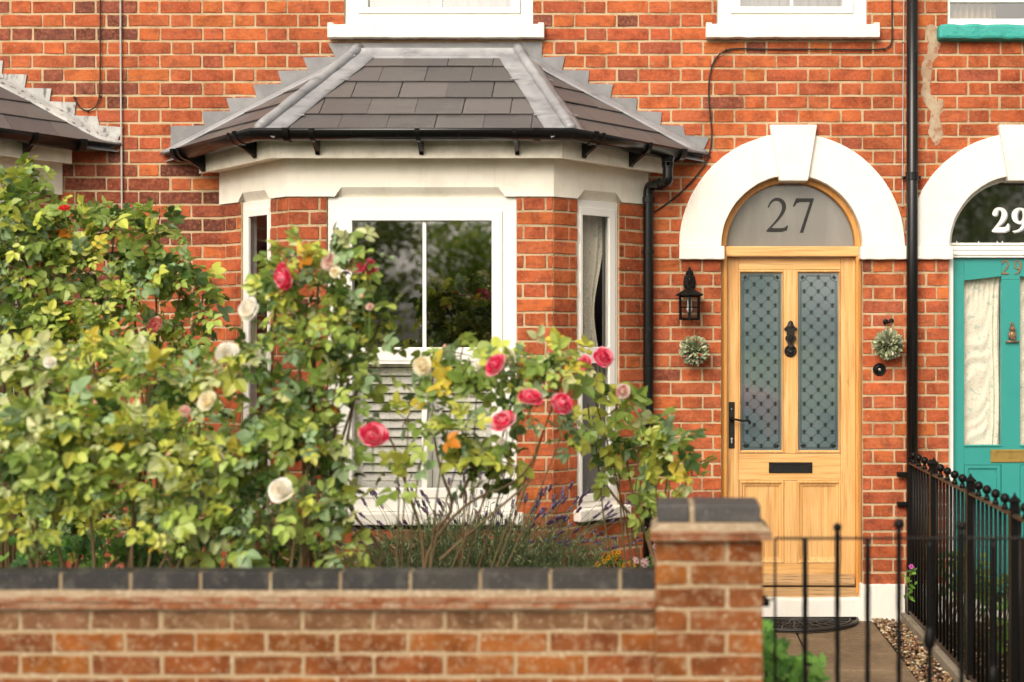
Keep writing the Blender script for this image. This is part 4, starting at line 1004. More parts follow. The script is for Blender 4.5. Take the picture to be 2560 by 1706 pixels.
for zz, r_ in ((zc0_ + .006, r0), (zc1 - .006, r1), (zc0_ + (zc1 - zc0_) * .52, (r0 + r1) / 2)):
    h_ = .003 if zz not in (zc0_ + .006,) else .007
    for a_, b_ in (((-1, -1), (1, -1)), ((1, -1), (1, 1)), ((1, 1), (-1, 1)), ((-1, 1), (-1, -1))): mb.tube([(lx + a_[0] * r_, -dL + a_[1] * r_, zz), (lx + b_[0] * r_, -dL + b_[1] * r_, zz)], h_, 4)
for sx, sy in ((0, -1), (0, 1), (1, 0), (-1, 0)): mb.box(lambda u, z, d: (u, -d, z), lx + sx * r1 - .007, lx + sx * r1 + .007, zc0_, zc1, dL - sy * r0 - .006 if False else dL - sy * r1 * 1.0 - .003, dL - sy * r1 + .003)
mb.build("cage", m_iron, t)
mb = MB(); vs = sqr(r0 - .004, zc0_ + .004) + sqr(r1 - .004, zc1); mb.add(vs, [(i, (i + 1) % 4, 4 + (i + 1) % 4, 4 + i) for i in range(4)]); mb.build("glass", g_thin, t)
mb = MB(); mb.lathe([(.006, .035), (.012, .03), (.014, .0), (.013, -.02), (.018, -.035), (.012, -.05), (.004, -.055)], (lx, -dL, zc1 - .04), (0, 0, 1), 12); mb.build("bulb", m_bulb, t, smooth=True)

SG = [hx('c5c9a0'), hx('aab489'), hx('8f9d78'), hx('d4d4b4'), hx('74835f'), hx('9a9c88')]
def leafball(cx, cz, r, label, berries, hook):
    c = Vector((X(cx, .09), -.09, Z(cz, .09))); t = thing("foliage_ball", c, label, "hanging decoration", "hanging foliage balls beside the oak door")
    mb = MB(); n = 330
    for i in range(n):
        ph = math.acos(1 - 2 * (i + .5) / n); th = i * 2.39996 + rnd(-.2, .2); dr = nrm((sin(ph) * cos(th) + rnd(-.25, .25), sin(ph) * sin(th) + rnd(-.25, .25), cos(ph) + rnd(-.25, .25)))
        L_ = rnd(.036, .050); w = rnd(.0075, .0105); base = c + dr * r * .48; side = nrm(dr.cross(Vector((rnd(-1, 1), rnd(-1, 1), rnd(-1, 1))))); up = dr.cross(side)
        cv_ = rnd(.002, .010); pc = jit(random.choice(SG), .12)
        row = []
        for tt_, ww in ((0, .25), (.35, .8), (.7, 1), (.92, .6), (1, .05)):
            p0 = base + dr * (L_ * tt_) + up * (cv_ * tt_ * tt_)
            row += [p0 - side * w * ww + up * .003 * ww, p0, p0 + side * w * ww + up * .003 * ww]
        fs = []
        for q in range(4): fs += [(q * 3, q * 3 + 1, q * 3 + 4, q * 3 + 3), (q * 3 + 1, q * 3 + 2, q * 3 + 5, q * 3 + 4)]
        dark = tuple(v * .8 for v in pc)
        mb.add(row, fs, [pc, dark] * 4)
    mb.ball(c, r * .5, 12, c=hx('4a5038')); mb.build("leaves", m_sage, t, fix=False, smooth=True)
    if berries:
        for dx_, dz_ in ((.026, -.022), (.035, -.024), (.028, .045), (-.005, .06), (-.052, -.035)):
            b_ = MB(); b_.ball((c.x + dx_, c.y - r * .86, c.z + dz_), .0048, 10); b_.build("berry", mat("red_berry", (.6, .02, .02), .25), t, smooth=True)
    mb = MB()
    if hook:
        q = Vector((X(2219), 0, Z(804)))
        for sx in (-.012, .016): mb.tube([c + Vector((sx * .6, 0, r * .7)), Vector((q.x + sx, -.035, q.z - .003))], .0012, 5)
    else:
        mb.tube([c + Vector((0, 0, r * .7)), Vector((c.x + .002, -.075, Z(800, .09) + .0)), Vector((c.x, -.05, Z(796, .09)))], .0010, 5)
    mb.build("string", mat("twine", (.35, .2, .1), .9), t)
    return t
leafball(1736, 876, .091, "sage foliage ball with red berries hanging under the wall lantern", True, False)
leafball(2220, 861, .093, "sage foliage ball without berries hanging from a black hook above the doorbell", False, True)
q = Vector((X(2213), 0, Z(805))); mb = MB()
mb.lathe([(.016, 0), (.016, .004), (.007, .008), (.006, .03), (.012, .038), (.013, .044), (.006, .05)], (q.x, -.004, q.z), (0, -1, 0), 14); mb.lathe([(.014, 0), (.014, .005), (.006, .007)], (q.x + .034, -.004, q.z + .006), (0, -1, 0), 14)
mb.tube([(q.x + .034, -.01, q.z + .004), (q.x + .02, -.04, q.z - .006), (q.x, -.05, q.z)], .004, 8); hk = mb.build("hook", m_iron, None, smooth=False, loc=q, label="small black knob hook on the brick pier right of the oak door", cat="hook")
q = P(2197.7, 924); t = thing("doorbell", q, "round black doorbell with pale button on the brick right of the oak door", "doorbell")
mb = MB(); mb.lathe([(.036, 0), (.037, .006), (.033, .012), (.028, .009), (.024, .008), (.021, .014), (.015, .017), (.011, .012)], (q.x, -.004, q.z), (0, -1, 0), 32); mb.build("base", m_iron, t, smooth=True)
mb = MB(); mb.ball((q.x, -.018, q.z), .0075, 12); mb.build("button", mat("porcelain", (.55, .5, .42), .2), t, smooth=True)

# ---------------------------------------------------------------- garden wall and pier
WD = 3.643; SG_ = FP / (CY - WD)
fW = lambda u, z, d: (u, -WD - d, z)
def gcol(x, z):
    if z > zgt - .05: return jit(hx('7c5a40'), .08)
    return jit(random.choice([hx('8e5426'), hx('884c26'), hx('844e28'), hx('925826'), hx('804a28'), hx('8c5428')]), .07)
px0 = X(1640, WD)
gw = thing("garden_wall", (-2.0, -WD - .0, 0), "low front garden wall of brown bricks with dark coping bricks, left of the taller pier", "wall")
bb, bm_ = MB(), MB()
zgt = Z(1524, WD)
brick_field(fW, -4.2, px0 - .004, zgt, 0, [], lambda u: bb, lambda p, q, a, b: bm_.box(fW, p, q, a, b, -.1025, 0), S=.2180, J=.0115, pitch=.0734, zj=Z(1578.6, WD), bond='stretcher', phase=X(800 + 593 / 2.6133, WD), colf=gcol, proud=.003, jt=.0025)
w = bb.build("brick_courses", m_gbrick, gw); bm_.build("mortar", m_gmortar, w)
def wavy_slab(mb, f, u0, u1, z0, z1, d0, d1, n, j): jag_box(mb, f, u0, u1, z0, z1, d0, d1, n, j)
mb = MB(); ut = -4.2
while ut < px0 - .005:
    L_ = .262; a, b = ut, min(ut + L_, px0 - .003)
    wavy_slab(mb, fW, a + .001, b - .001, Z(1519, WD), Z(1505, WD), -.13, .030 + rnd(-.002, .002), 10, .0012); ut += L_
ut = -4.3
while ut < px0 - .005:
    L_ = .262; a, b = ut, min(ut + L_, px0 - .003)
    wavy_slab(mb, fW, a + .001, b - .001, Z(1503, WD), Z(1490, WD), -.125, .024 + rnd(-.002, .002), 10, .0012); ut += L_
mb.build("creasing_tiles", m_crease, gw, bevel=.003)
mb = MB(); vs = []; n = 80
for i in range(n + 1):
    u = -4.2 + (px0 - .004 + 4.2) * i / n
    for (z, d) in ((Z(1491, WD), -.12), (Z(1491, WD), .020 + rnd(-.002, .002)), (Z(1476, WD), .001), (Z(1474, WD), -.10)): vs.append(fW(u, z + rnd(-.001, .001), d))
mb.add(vs, [(i * 4 + k_, i * 4 + (k_ + 1) % 4, i * 4 + 4 + (k_ + 1) % 4, i * 4 + 4 + k_) for i in range(n) for k_ in range(4)]); mb.box(fW, -4.2, px0 - .004, Z(1504.5, WD), Z(1501.5, WD), -.11, .015)
mb.box(fW, -4.2, px0 - .004, Z(1526, WD), Z(1517, WD), -.1, -.008)
mb.build("flaunching", m_flaunch, gw)
mb = MB(); j0 = X(800 + 130 / 2.6133, WD); P_ = .2272; u = j0 - math.ceil((j0 + 4.2) / P_) * P_; mm = MB()
while u < px0 - .01:
    a, b = u + .005, min(u + P_ - .005, px0 - .004)
    c_ = jit(random.choice([hx('2c2b2a'), hx('33312e'), hx('292828'), hx('363431')]), .08)
    if b > a: mb.box(fW, max(a, -4.2), b, Z(1476, WD), Z(1431, WD), -.100, -.0 + rnd(-.0015, .0015), c_)
    u += P_
mb.build("coping", m_blue, gw, bevel=.006); mm.box(fW, -4.2, px0 - .006, Z(1477, WD), Z(1431, WD) - .004, -.096, -.006); mm.build("coping_mortar", m_gmortar, gw)

pr = thing("gate_pier", (X(1771, WD - .0), -WD, 0), "square brick gate pier capped with dark bricks between the low wall and the iron gate", "pier")
PW_ = X(1902, WD) - px0; D1 = .055                      # pier stands slightly proud
fP = lambda u, z, d: (u, -WD - d, z); bb, bm_ = MB(), MB()
zpt = Z(1352, WD + D1); PDp = .225
pk = 0
zz = zpt
fS = lambda u, z, d: (X(1902, WD) + d, -WD - D1 + u, z)      # right side face
fT = lambda u, z, d: (px0 - d, -WD - D1 + u, z)
while zz > 0:
    za, zb2 = zz - .0734 + .0055, zz - .0055
    jx = [.105, .222][pk % 2]; segs = [(0, .218), (.230, PW_)] if pk % 2 == 0 else [(0, .104), (.116, PW_)]
    segs = [(0, .2215), (.234, PW_)] if pk % 2 == 0 else [(0, .098), (.111, PW_)]
    for a, b in segs: add_brick(bb, fP, px0 + a, px0 + b, za, zb2, D1, gcol(0, 0), .003, .0025)
    for ff in (fS, fT):
        for a, b in segs[::1]: add_brick(bb, ff, a + .002, b if b < PW_ else PDp, za, zb2, 0, gcol(0, 0), .003, .0025)
    zz -= .0734; pk += 1
bm_.box(fP, px0 + .001, px0 + PW_ - .001, 0, zpt, D1 - PDp, D1 - .0005)
w = bb.build("brick_courses", m_gbrick, pr); bm_.build("mortar", m_gmortar, w)
D1c = WD + D1
mb = MB(); x0_, x1_ = X(1625, D1c), X(1929, D1c)
wavy_slab(mb, fP, x0_, x1_, Z(1349, D1c), Z(1339, D1c), D1 - PDp - .03, D1 + .034, 14, .0012); wavy_slab(mb, fP, x0_ + .004, x1_ - .002, Z(1337, D1c), Z(1327, D1c), D1 - PDp - .03, D1 + .030, 14, .0012)
mb.build("creasing_tiles", m_crease, pr, bevel=.003)
mb = MB(); 
def frus(z0, z1, e0, e1):
    a = [(x0_ + e0, D1 + .03 - e0), (x1_ - e0, D1 + .03 - e0), (x1_ - e0, D1 - PDp - .03 + e0), (x0_ + e0, D1 - PDp - .03 + e0)]; b = [(x0_ + e1, D1 + .03 - e1), (x1_ - e1, D1 + .03 - e1), (x1_ - e1, D1 - PDp - .03 + e1), (x0_ + e1, D1 - PDp - .03 + e1)]
    mb.add([fP(u, z0, d) for u, d in a] + [fP(u, z1, d) for u, d in b], [(0, 1, 2, 3), (7, 6, 5, 4)] + [(i, (i + 1) % 4, 4 + (i + 1) % 4, 4 + i) for i in range(4)])
frus(Z(1327, D1c) + .0003, Z(1308, D1c), .004, .032); mb.box(fP, x0_ + .01, x1_ - .01, Z(1340, D1c), Z(1336, D1c), D1 - PDp, D1 + .02)
mb.build("flaunching", m_flaunch, pr)
mb = MB(); cx0, cx1 = X(1643, D1c), X(1902, D1c); cj = X(1730, D1c)
for a, b in ((cx0, cj - .006), (cj + .006, cx1)): mb.box(fP, a, b, Z(1308, D1c) + .0003, Z(1262, D1c), D1 - PDp + .01, D1 - .003, jit(hx('424140'), .05))
mb.build("coping", m_blue, pr, bevel=.007)
mb = MB(); mb.box(fP, cx0 + .004, cx1 - .004, Z(1309, D1c), Z(1262, D1c) - .003, D1 - PDp + .014, D1 - .008); mb.build("coping_mortar", m_gmortar, pr)

# ---------------------------------------------------------------- iron gate
GD = 3.56
g = thing("iron_gate", (X(2245, GD), -GD, 0), "black wrought iron gate with ball tipped bars beside the brick pier", "gate")
fG = lambda u, z, d: (u, -GD - d, z)
gx = lambda zx: X(1660 + zx / 2.6133, GD); gz_ = lambda zy: Z(1106 + zy / 2.6133, GD)
for za, zb in ((gz_(634), gz_(622)), (.09, .115)): mb = MB(); mb.box(fG, gx(722), gx(2348), za, zb, -.012, .012); mb.build("gate_rail", m_iron, g, bevel=.002)
for xa, xb in ((719, 732), (2335, 2350)): mb = MB(); mb.box(fG, gx(xa), gx(xb), .06, gz_(634) - .0005, -.014, .014); mb.build("gate_stile", m_iron, g, bevel=.002)
for i, (zx, ball, by, br) in enumerate(((922, 0, 0, 0), (1133, 1, 562, 24), (1330, 0, 0, 0), (1535, 1, 540, 30), (1735, 0, 0, 0), (1945, 1, 552, 26), (2150, 0, 0, 0))):
    mb = MB(); x = gx(zx); r_ = .0092
    zt_ = gz_(634)
    if ball: zt_ = gz_(by)
    pts, rr = [], []
    nseg = 30
    for q in range(nseg + 1):
        z = .11 + (zt_ - .11) * q / nseg; tw = .0015 * abs(sin(q * .9)) if 8 < q < 22 else 0
        pts.append((x + rnd(-.0006, .0006), -GD, z)); rr.append(r_ - tw)
    mb.tube(pts, rr, 8)
    if ball: mb.ball((x, -GD, zt_ + .003), br / 2.6133 / (FP / (CY - GD)) * 1.22, 14); mb.lathe([(.011, 0), (.008, .012), (.007, .02)], (x, -GD, gz_(618)), (0, 0, 1), 10)
    if zx in (1735, 2150): mb.lathe([(.005, .05), (.016, .028), (.02, .0), (.018, -.02), (.007, -.035)], (x, -GD, gz_(1290 if zx == 1735 else 1540)), (0, 0, 1), 8)
    mb.build("gate_bar", m_iron, g, smooth=True)
mb = MB(); lxx = gx(665); mb.box(fG, X(1903, GD), gx(722), gz_(1032), gz_(1020), -.004, .008); mb.box(fG, lxx - .018, lxx + .012, gz_(1070), gz_(1035), -.01, .014); mb.tube([(lxx - .003, -GD, gz_(1035)), (lxx - .002, -GD, gz_(1000))], .006, 8); mb.build("latch", m_iron, g, bevel=.002)

# ---------------------------------------------------------------- side railing
RX = 1.46; rl = thing("iron_railing", (RX, -2, 0), "long black iron railing with ball finials running from the drainpipe towards the street", "railing")
fY = lambda u, z, d: (RX - d, u, z)
zt_ = CH - .728
for za, zb in ((zt_ - .012, zt_), (.055, .068)): mb = MB(); mb.box(fY, -4.6, -.02, za, zb, -.014, .014); mb.build("rail", mat("iron_brown_reflection", (.035, .022, .015), .45, layers=[(20, .45, .7, (.10, .055, .035), .7)]), rl, bevel=.002)  # brownish reflection on the rails is painted into their base colour and blotches
posts = [8.42, 7.73, 6.84, 6.01, 5.15, 4.3]
for i, d in enumerate(posts):
    y = d - CY; mb = MB(); mb.box(fY, y - .019, y + .019, .0, zt_ + .015, -.019, .019)
    if i: mb.lathe([(.028, .014), (.028, .020), (.021, .022), (.020, .044), (.028, .048), (.028, .052), (.010, .070), (.002, .086)], (RX, y, zt_), (0, 0, 1), 4)
    mb.build("post", m_iron, rl, bevel=.0015)
d = 8.24; bars = []
for a, b in zip(posts, posts[1:]):
    n = max(2, round((a - b) / .087)); 
    for i in range(1, n): bars.append((a - (a - b) * i / n, (i % 2 == 0) if n > 8 else (i % 2 == 1)))
for d, ball in bars:
    y = d - CY; mb = MB(); mb.tube([(RX, y, .06), (RX, y, .5), (RX, y, zt_ + (.028 if ball else -.005))], .0076, 8)
    if ball: mb.ball((RX, y, zt_ + .045), .0205, 12); mb.lathe([(.016, 0), (.012, .01), (.010, .02)], (RX, y, zt_), (0, 0, 1), 10)
    mb.build("bar", m_iron, rl, smooth=True)
for zz in (b3(208), b3(403)):
    mb = MB(); q = P(2262, zz, .02); mb.box(F0, X(2243, .03), X(2266, .03), q.z - .012, q.z + .012, .004, .05); mb.build("fixing_lug", m_iron, rl, bevel=.003)

# ---------------------------------------------------------------- ground
mb = MB(); mb.box(F0, -150, 150, -.06, -.05, -150, 150); mb.build("ground", m_asph, kind='structure')
mb = MB(); mb.box(F0, -80, 80, -.05, -.046, 7.5, 14); mb.build("road", m_asph, kind='structure')
mb = MB(); mb.box(F0, -80, 80, -.05, .02, 3.40, 5.6); mb.box(F0, -80, 80, -.05, .02, 16.1, 18.2); mb.build("pavement", m_pave, kind='structure')
mb = MB(); n, m_ = 60, 34; vs = []
for j in range(m_ + 1):
    for i in range(n + 1): vs.append((-6 + 6.32 * i / n, -3.42 + 3.5 * j / m_, .04 + .02 * sin(i * .7) * cos(j * .9) + rnd(-.008, .008)))
mb.add(vs, [(j * (n + 1) + i, j * (n + 1) + i + 1, (j + 1) * (n + 1) + i + 1, (j + 1) * (n + 1) + i) for j in range(m_) for i in range(n)]); mb.build("garden_soil", m_soil, kind='structure', fix=False)
mb = MB(); mb.box(F0, .30, 3.5, -.045, -.012, .0, 3.45); mb.build("path_bed", m_soil, kind='structure')
mb = MB(); ys = [-.02, -.54 + .02, -.90, -1.28, -1.66, -2.04, -2.42, -2.80, -3.18, -3.44]
for a, b in zip(ys, ys[1:]):
    for x0, x1 in ((.335, .785), (.797, 1.25)): mb.box(F0, x0, x1, -.03, rnd(-.003, .003), -a + .006, -b - .006)
for a, b in zip(ys, ys[1:]): mb.box(F0, 1.98, 2.9, -.03, rnd(-.002, .002), -a + .003, -b - .003)
mb.build("path", m_slab, kind='structure', bevel=.004)
mb = MB(); mb.box(F0, 1.415, 1.50, -.04, .045, .02, 3.45); mb.build("kerb", m_conc, kind='structure', bevel=.006)
mb = MB()
PC = [hx('b39468'), hx('8a6a48'), hx('c9b390'), hx('6e5844'), hx('a8825a'), hx('d4c4a8'), hx('7b4e38')]
for i in range(2600):
    x, y = (rnd(1.255, 1.41) if i % 3 else rnd(1.5, 1.97)), rnd(-3.4, -.03); r_ = rnd(.005, .012)
    mb.ball((x, y, .002 + rnd(-.004, .010)), r_, 6, c=jit(tuple(v * .7 for v in random.choice(PC)), .25), sc=(rnd(.8, 1.3), rnd(.8, 1.3), rnd(.5, .8)))
mb.build("gravel", m_pebble, kind='stuff', smooth=True)
# doormat
mc = Vector((XD - .005, -.035, .004)); t = thing("doormat", mc, "half round black rubber doormat with scrollwork in front of the white doorstep", "doormat")
mb = MB(); n = 40; RA, RB = .375, .36
def el(k_, s_=1): a = pi * k_; return (mc.x + RA * s_ * cos(a), mc.y - RB * s_ * sin(a))
pl = [el(i / n) for i in range(n + 1)]
fM = lambda u, z, d: (u, z, d)
mb.prism(fM, pl, .002, .007); mb.build("base", mat("mat_base", (.05, .035, .02), .8), t)
mb = MB()
for s_ in (.985, .88): mb.tube([(*el(i / n, s_), .014) for i in range(n + 1)] + [(*el(0, s_), .014)], .009 if s_ > .9 else .005, 6)
for i in range(13):
    k_ = (i + .5) / 13; a = pi * k_
    mb.tube(smooth_path([(mc.x, mc.y - .02, .013), (*el(k_ - .02, .4), .014), (*el(k_ + .02, .7), .014), (*el(k_, .87), .014)], 2), .0055, 5)
    for s_ in (.45, .68): q = el(k_ + .037, s_); mb.torus((q[0], q[1], .013), (0, 0, 1), .022 if s_ > .5 else .014, .005, 12, 5, 0, 5)
mb.build("scrollwork", m_rubber, t, smooth=True)

# ---------------------------------------------------------------- plants
def leaflet(mb, p, dr, nm, L_, w, c, fold=.25, curl=.2):
    dr = nrm(dr); sd_ = nrm(dr.cross(nm)); nm = nrm(sd_.cross(dr)); up = nm * (w * fold); vs = [p]
    for t_, ww in ((.22, .40), (.50, .50), (.78, .33)):
        m_ = p + dr * (L_ * t_) - nm * (curl * L_ * t_ * t_ * .6); k_ = ww * 2
        vs += [m_ - sd_ * w * ww + up * k_, m_, m_ + sd_ * w * ww + up * k_]
    vs.append(p + dr * L_ - nm * (curl * L_ * .6))
    c2 = tuple(v * .93 for v in c)
    mb.add(vs, [(0, 2, 1), (0, 3, 2), (1, 2, 5, 4), (2, 3, 6, 5), (4, 5, 8, 7), (5, 6, 9, 8), (7, 8, 10), (8, 9, 10)], [c, c2] * 4)
def compound(mb, p, dr, pal, wts, sz=1.0, n=5):
    dr = nrm(dr); nm = nrm(Vector((rnd(-.5, .5), rnd(-1.1, .2), rnd(.3, 1.0)))); sd_ = nrm(dr.cross(nm)); nm = nrm(sd_.cross(dr))
    base = random.choices(pal, wts)[0]; Lr = .075 * sz * rnd(.8, 1.2)
    droop = Vector((0, 0, -1)) * rnd(.05, .5)
    def at(t_): return p + dr * (Lr * t_) + droop * (Lr * t_ * t_ * .5)
    L0 = .046 * sz * rnd(.8, 1.15)
    leaflet(mb, at(1), nrm(dr + droop * .8), nm, L0 * 1.1, L0 * .80, jit(base, .16), rnd(.1, .35), rnd(0, .6))
    for t_ in ((.92, .5) if n == 5 else (.85,)):
        for sg in (1, -1):
            leaflet(mb, at(t_), nrm(dr * .45 + sd_ * sg + droop * .5 + nm * rnd(-.2, .3)), nrm(nm + Vector((rnd(-.3, .3), rnd(-.3, .3), 0))), L0 * (1 if t_ > .6 else .85), L0 * .70 * (1 if t_ > .6 else .85), jit(base, .16), rnd(.1, .35), rnd(0, .6))
G_ = dict(mid=hx('809846'), yel=hx('c6cc5c'), drk=hx('48622e'), gry=hx('98b284'), lit=hx('aec262'), gold=hx('d2c04c'), org=hx('c27a22'), pale=hx('c8cf94'))
def pal(**w): return [G_[k_] for k_ in w], list(w.values())

def bloom(parent, px, py, d, r, kind, face=None, name="rose_bloom"):
    c = P(px, py, d); mb = MB()
    f_ = nrm(face if face else (rnd(-.6, .6), -1, rnd(-.1, .6))); ref = nrm(Vector((.3, .2, 1)).cross(f_)); rf2 = f_.cross(ref)
    pk = {'pink': (hx('f04a78'), hx('fba0b4'), hx('e03260')), 'white': (hx('fdf9f0'), hx('fffcf6'), hx('f8ecd8')), 'cream': (hx('fcf3da'), hx('fef9ea'), hx('f4e0b0')), 'blush': (hx('f6d9cf'), hx('fbeee6'), hx('ee9fa0')),
          'red': (hx('e8403c'), hx('ee6a58'), hx('c82830')), 'faded': (hx('dc8c86'), hx('e8b8a0'), hx('c0605c')), 'hot': (hx('ee3f6c'), hx('fab0bc'), hx('dc2c56'))}[kind]
    layers = [(.22, 1.0, 0, 3), (.38, 1.04, .05, 4), (.55, 1.0, .10, 5), (.72, .92, .25, 5), (.86, .80, .4, 5), (.96, .60, .7, 5)]
    for li, (RR, HH, curl, npet) in enumerate(layers):
        for pi_ in range(npet):
            a0 = 2 * pi * pi_ / npet + li * .7 + rnd(-.15, .15); wd = pi / npet * rnd(1.15, 1.4); k1 = rnd(.92, 1.08); tint = rnd(.9, 1.1); n = 5
            ca = [pk[0], pk[1], pk[2]][random.choices([0, 1, 2], [5, 3 if li > 2 else 1, 3 if li < 3 else 1])[0]]
            vs = []; cs = []
            for j in range(n + 1):
                t_ = j / n
                for i in range(n + 1):
                    s_ = (i / n - .5) * 2; a = a0 + s_ * wd * (.55 + .45 * sin(t_ * pi / 2))
                    tt_ = t_ * (1 - .12 * s_ * s_)
                    rr = RR * (.30 + .70 * sin(tt_ * pi / 2) ** .8) * k1 * (1 + curl * .28 * tt_ ** 3 + .055 * tt_ * sin(a * 4 + li * 2 + px)) * (1 - (.62 if li == 0 else .42 if li == 1 else .25 if li == 2 else 0) * tt_ ** 3) 
                    hh = HH * (tt_ ** 1.1) * .95 - curl * .30 * tt_ ** 4 + .04 * sin(s_ * 3 + pi_)
                    vs.append(c + (ref * cos(a) + rf2 * sin(a)) * (rr * r) + f_ * ((hh - .45) * r))
            fs = []
            for j in range(n):
                for i in range(n):
                    fs.append((j * (n + 1) + i, j * (n + 1) + i + 1, (j + 1) * (n + 1) + i + 1, (j + 1) * (n + 1) + i))
                    e_ = (j + .5) / n; m2 = pk[1] if e_ < .35 else ca
                    if kind in ('pink', 'hot') and e_ > .8 and random.random() < .5: m2 = pk[1]
                    cs.append(tuple(min(1, v * tint) for v in m2))
            mb.add(vs, fs, cs)
    o = mb.build(name, m_petal, parent, fix=False, smooth=True)
    mb = MB(); bq = c - f_ * (.40 * r)
    for i in range(5):
        an = i * 1.257; dr = nrm((ref * cos(an) + rf2 * sin(an)) - f_ * .1); sd_ = nrm(dr.cross(f_)); L_ = r * .62
        mb.add([bq, bq + dr * L_ * .5 - sd_ * L_ * .16, bq + dr * L_ - f_ * L_ * .3, bq + dr * L_ * .5 + sd_ * L_ * .16], [(0, 1, 2, 3)])
    mb.tube(smooth_path([bq, bq - f_ * r * .5 + Vector((0, 0, -r * .6)), bq + Vector((rnd(-.02, .02), .04, -.13))], 2), .0028, 5, caps=False)
    mb.build("sepals", m_sepal, o, fix=False)
    return o
m_sepal = mat("sepal_green", (.14, .22, .05), .5)
def bud(parent, px, py, d, r, kind):
    c = P(px, py, d); ax = nrm((rnd(-.4, .4), rnd(-.5, .2), 1)); mb = MB()
    pc2 = {'pink': hx('e04068'), 'cream': hx('f4e2b0'), 'blush': hx('f0b8a8')}[kind]
    mb.lathe([(.001, 1.5 * r), (.35 * r, 1.2 * r), (.62 * r, .6 * r), (.66 * r, .1 * r), (.45 * r, -.3 * r)], c, ax, 8, c=pc2); o = mb.build("rose_bud", m_petal, parent, smooth=True)
    mb = MB(); mb.lathe([(.68 * r, .25 * r), (.72 * r, .0), (.5 * r, -.4 * r), (.2 * r, -.6 * r)], c, ax, 8); mb.tube([c - ax * .5 * r, c - ax * .05 + Vector((0, .03, -.06))], .0022, 5, caps=False); mb.build("calyx", m_sepal, o, fix=False)

def sc_(d): return (CY - d) / FP
def rose_bush(name_label, base_px, blobs, seed, palette, wts, ntw, leafsz=1.0, basez=.04, tiplen=(.75, 1.2), cat="rose bush", cane_r=.008):
    random.seed(seed)
    bd = sum(b[4] for b in blobs) / len(blobs)
    bases = [Vector((X(b_[0], b_[1]), -b_[1], basez)) for b_ in base_px]
    t = thing("rose_bush", bases[0], name_label, cat, None)
    fo, stm = MB(), MB()
    for (bx_, by_, rx, ry, d, rd, dens) in blobs:
        c = P(bx_, by_, d); k_ = sc_(d); rx *= k_; ry *= k_
        b0 = min(bases, key=lambda q: (q - c).length + rnd(0, .3))
        low = c - Vector((0, 0, ry * .5))
        mid = b0.lerp(low, .5) + Vector((rnd(-.08, .08), rnd(-.08, .08), .08))
        stm.tube(smooth_path([b0, mid, low, c + Vector((rnd(-.3, .3) * rx, 0, ry * .3))], 2), [cane_r * (1 - .5 * i / 12) for i in range(13)][:len(smooth_path([b0, mid, low, c], 2))] + [cane_r * .5] * max(0, len(smooth_path([b0, mid, low, c], 2)) - 13), 6, caps=False)
        area = rx * ry
        for _ in range(int(1.25 * ntw * dens * (area / .03) ** .8) + 2):
            th = rnd(0, 2 * pi); zz = rnd(-.75, 1) ; rr = math.sqrt(max(0, 1 - zz * zz)); ex = rnd(*tiplen)
            if random.random() < .3: ex *= rnd(.4, .8)
            tip = c + Vector((rx * rr * cos(th), rd * rr * sin(th), ry * zz)) * ex
            st_ = c + Vector((rnd(-.45, .45) * rx, rnd(-.4, .4) * rd, rnd(-.7, .1) * ry))
            md = st_.lerp(tip, .5) + Vector((rnd(-.02, .02), rnd(-.02, .02), rnd(0, .04)))
            path = smooth_path([st_, md, tip], 2)
            stm.tube(path, [.0030 * (1 - .6 * i / len(path)) for i in range(len(path))], 4, caps=False)
            L_ = (tip - st_).length; nl = max(4, int(L_ / .028)); ax = nrm(tip - st_)
            for i in range(nl):
                q = .2 + .8 * (i + rnd(0, .6)) / nl; q = min(q, .999); fi = q * (len(path) - 1); p0 = path[int(fi)].lerp(path[min(int(fi) + 1, len(path) - 1)], fi % 1)
                a_ = i * 2.4 + rnd(-.4, .4); pr_ = nrm(ax.cross(Vector((.3, .7, .5)))); p2 = ax.cross(pr_)
                dr = nrm(pr_ * cos(a_) + p2 * sin(a_) + ax * .5 + Vector((0, -.15, .15)))
                compound(fo, p0, dr, palette, wts, leafsz * rnd(.6, 1.28), 5 if random.random() < .8 else 3)
    stm.build("stems", m_stem, t, smooth=True, fix=False); fo.build("foliage", m_leaf, t, fix=False)
    return t
def twig_leaves(t, pts, pal_, w_, d, sz=1, n=8, name="foliage_sprig"):
    path = smooth_path([P(a, b, d) for a, b in pts], 2); mb = MB(); s_ = MB(); s_.tube(path, .0025, 5, caps=False)
    for i in range(n):
        f_ = (i + .5) / n * (len(path) - 1); p0 = path[int(f_)]; ax = nrm(path[min(int(f_) + 1, len(path) - 1)] - p0 + Vector((0, 0, 1e-4)))
        compound(mb, p0, nrm(Vector((rnd(-1, 1), rnd(-.6, .3), rnd(-.4, .6))) + ax * .4), pal_, w_, sz)
    s_.build("shoot_stem", m_stem, t, fix=False); mb.build(name, m_leaf, t, fix=False)

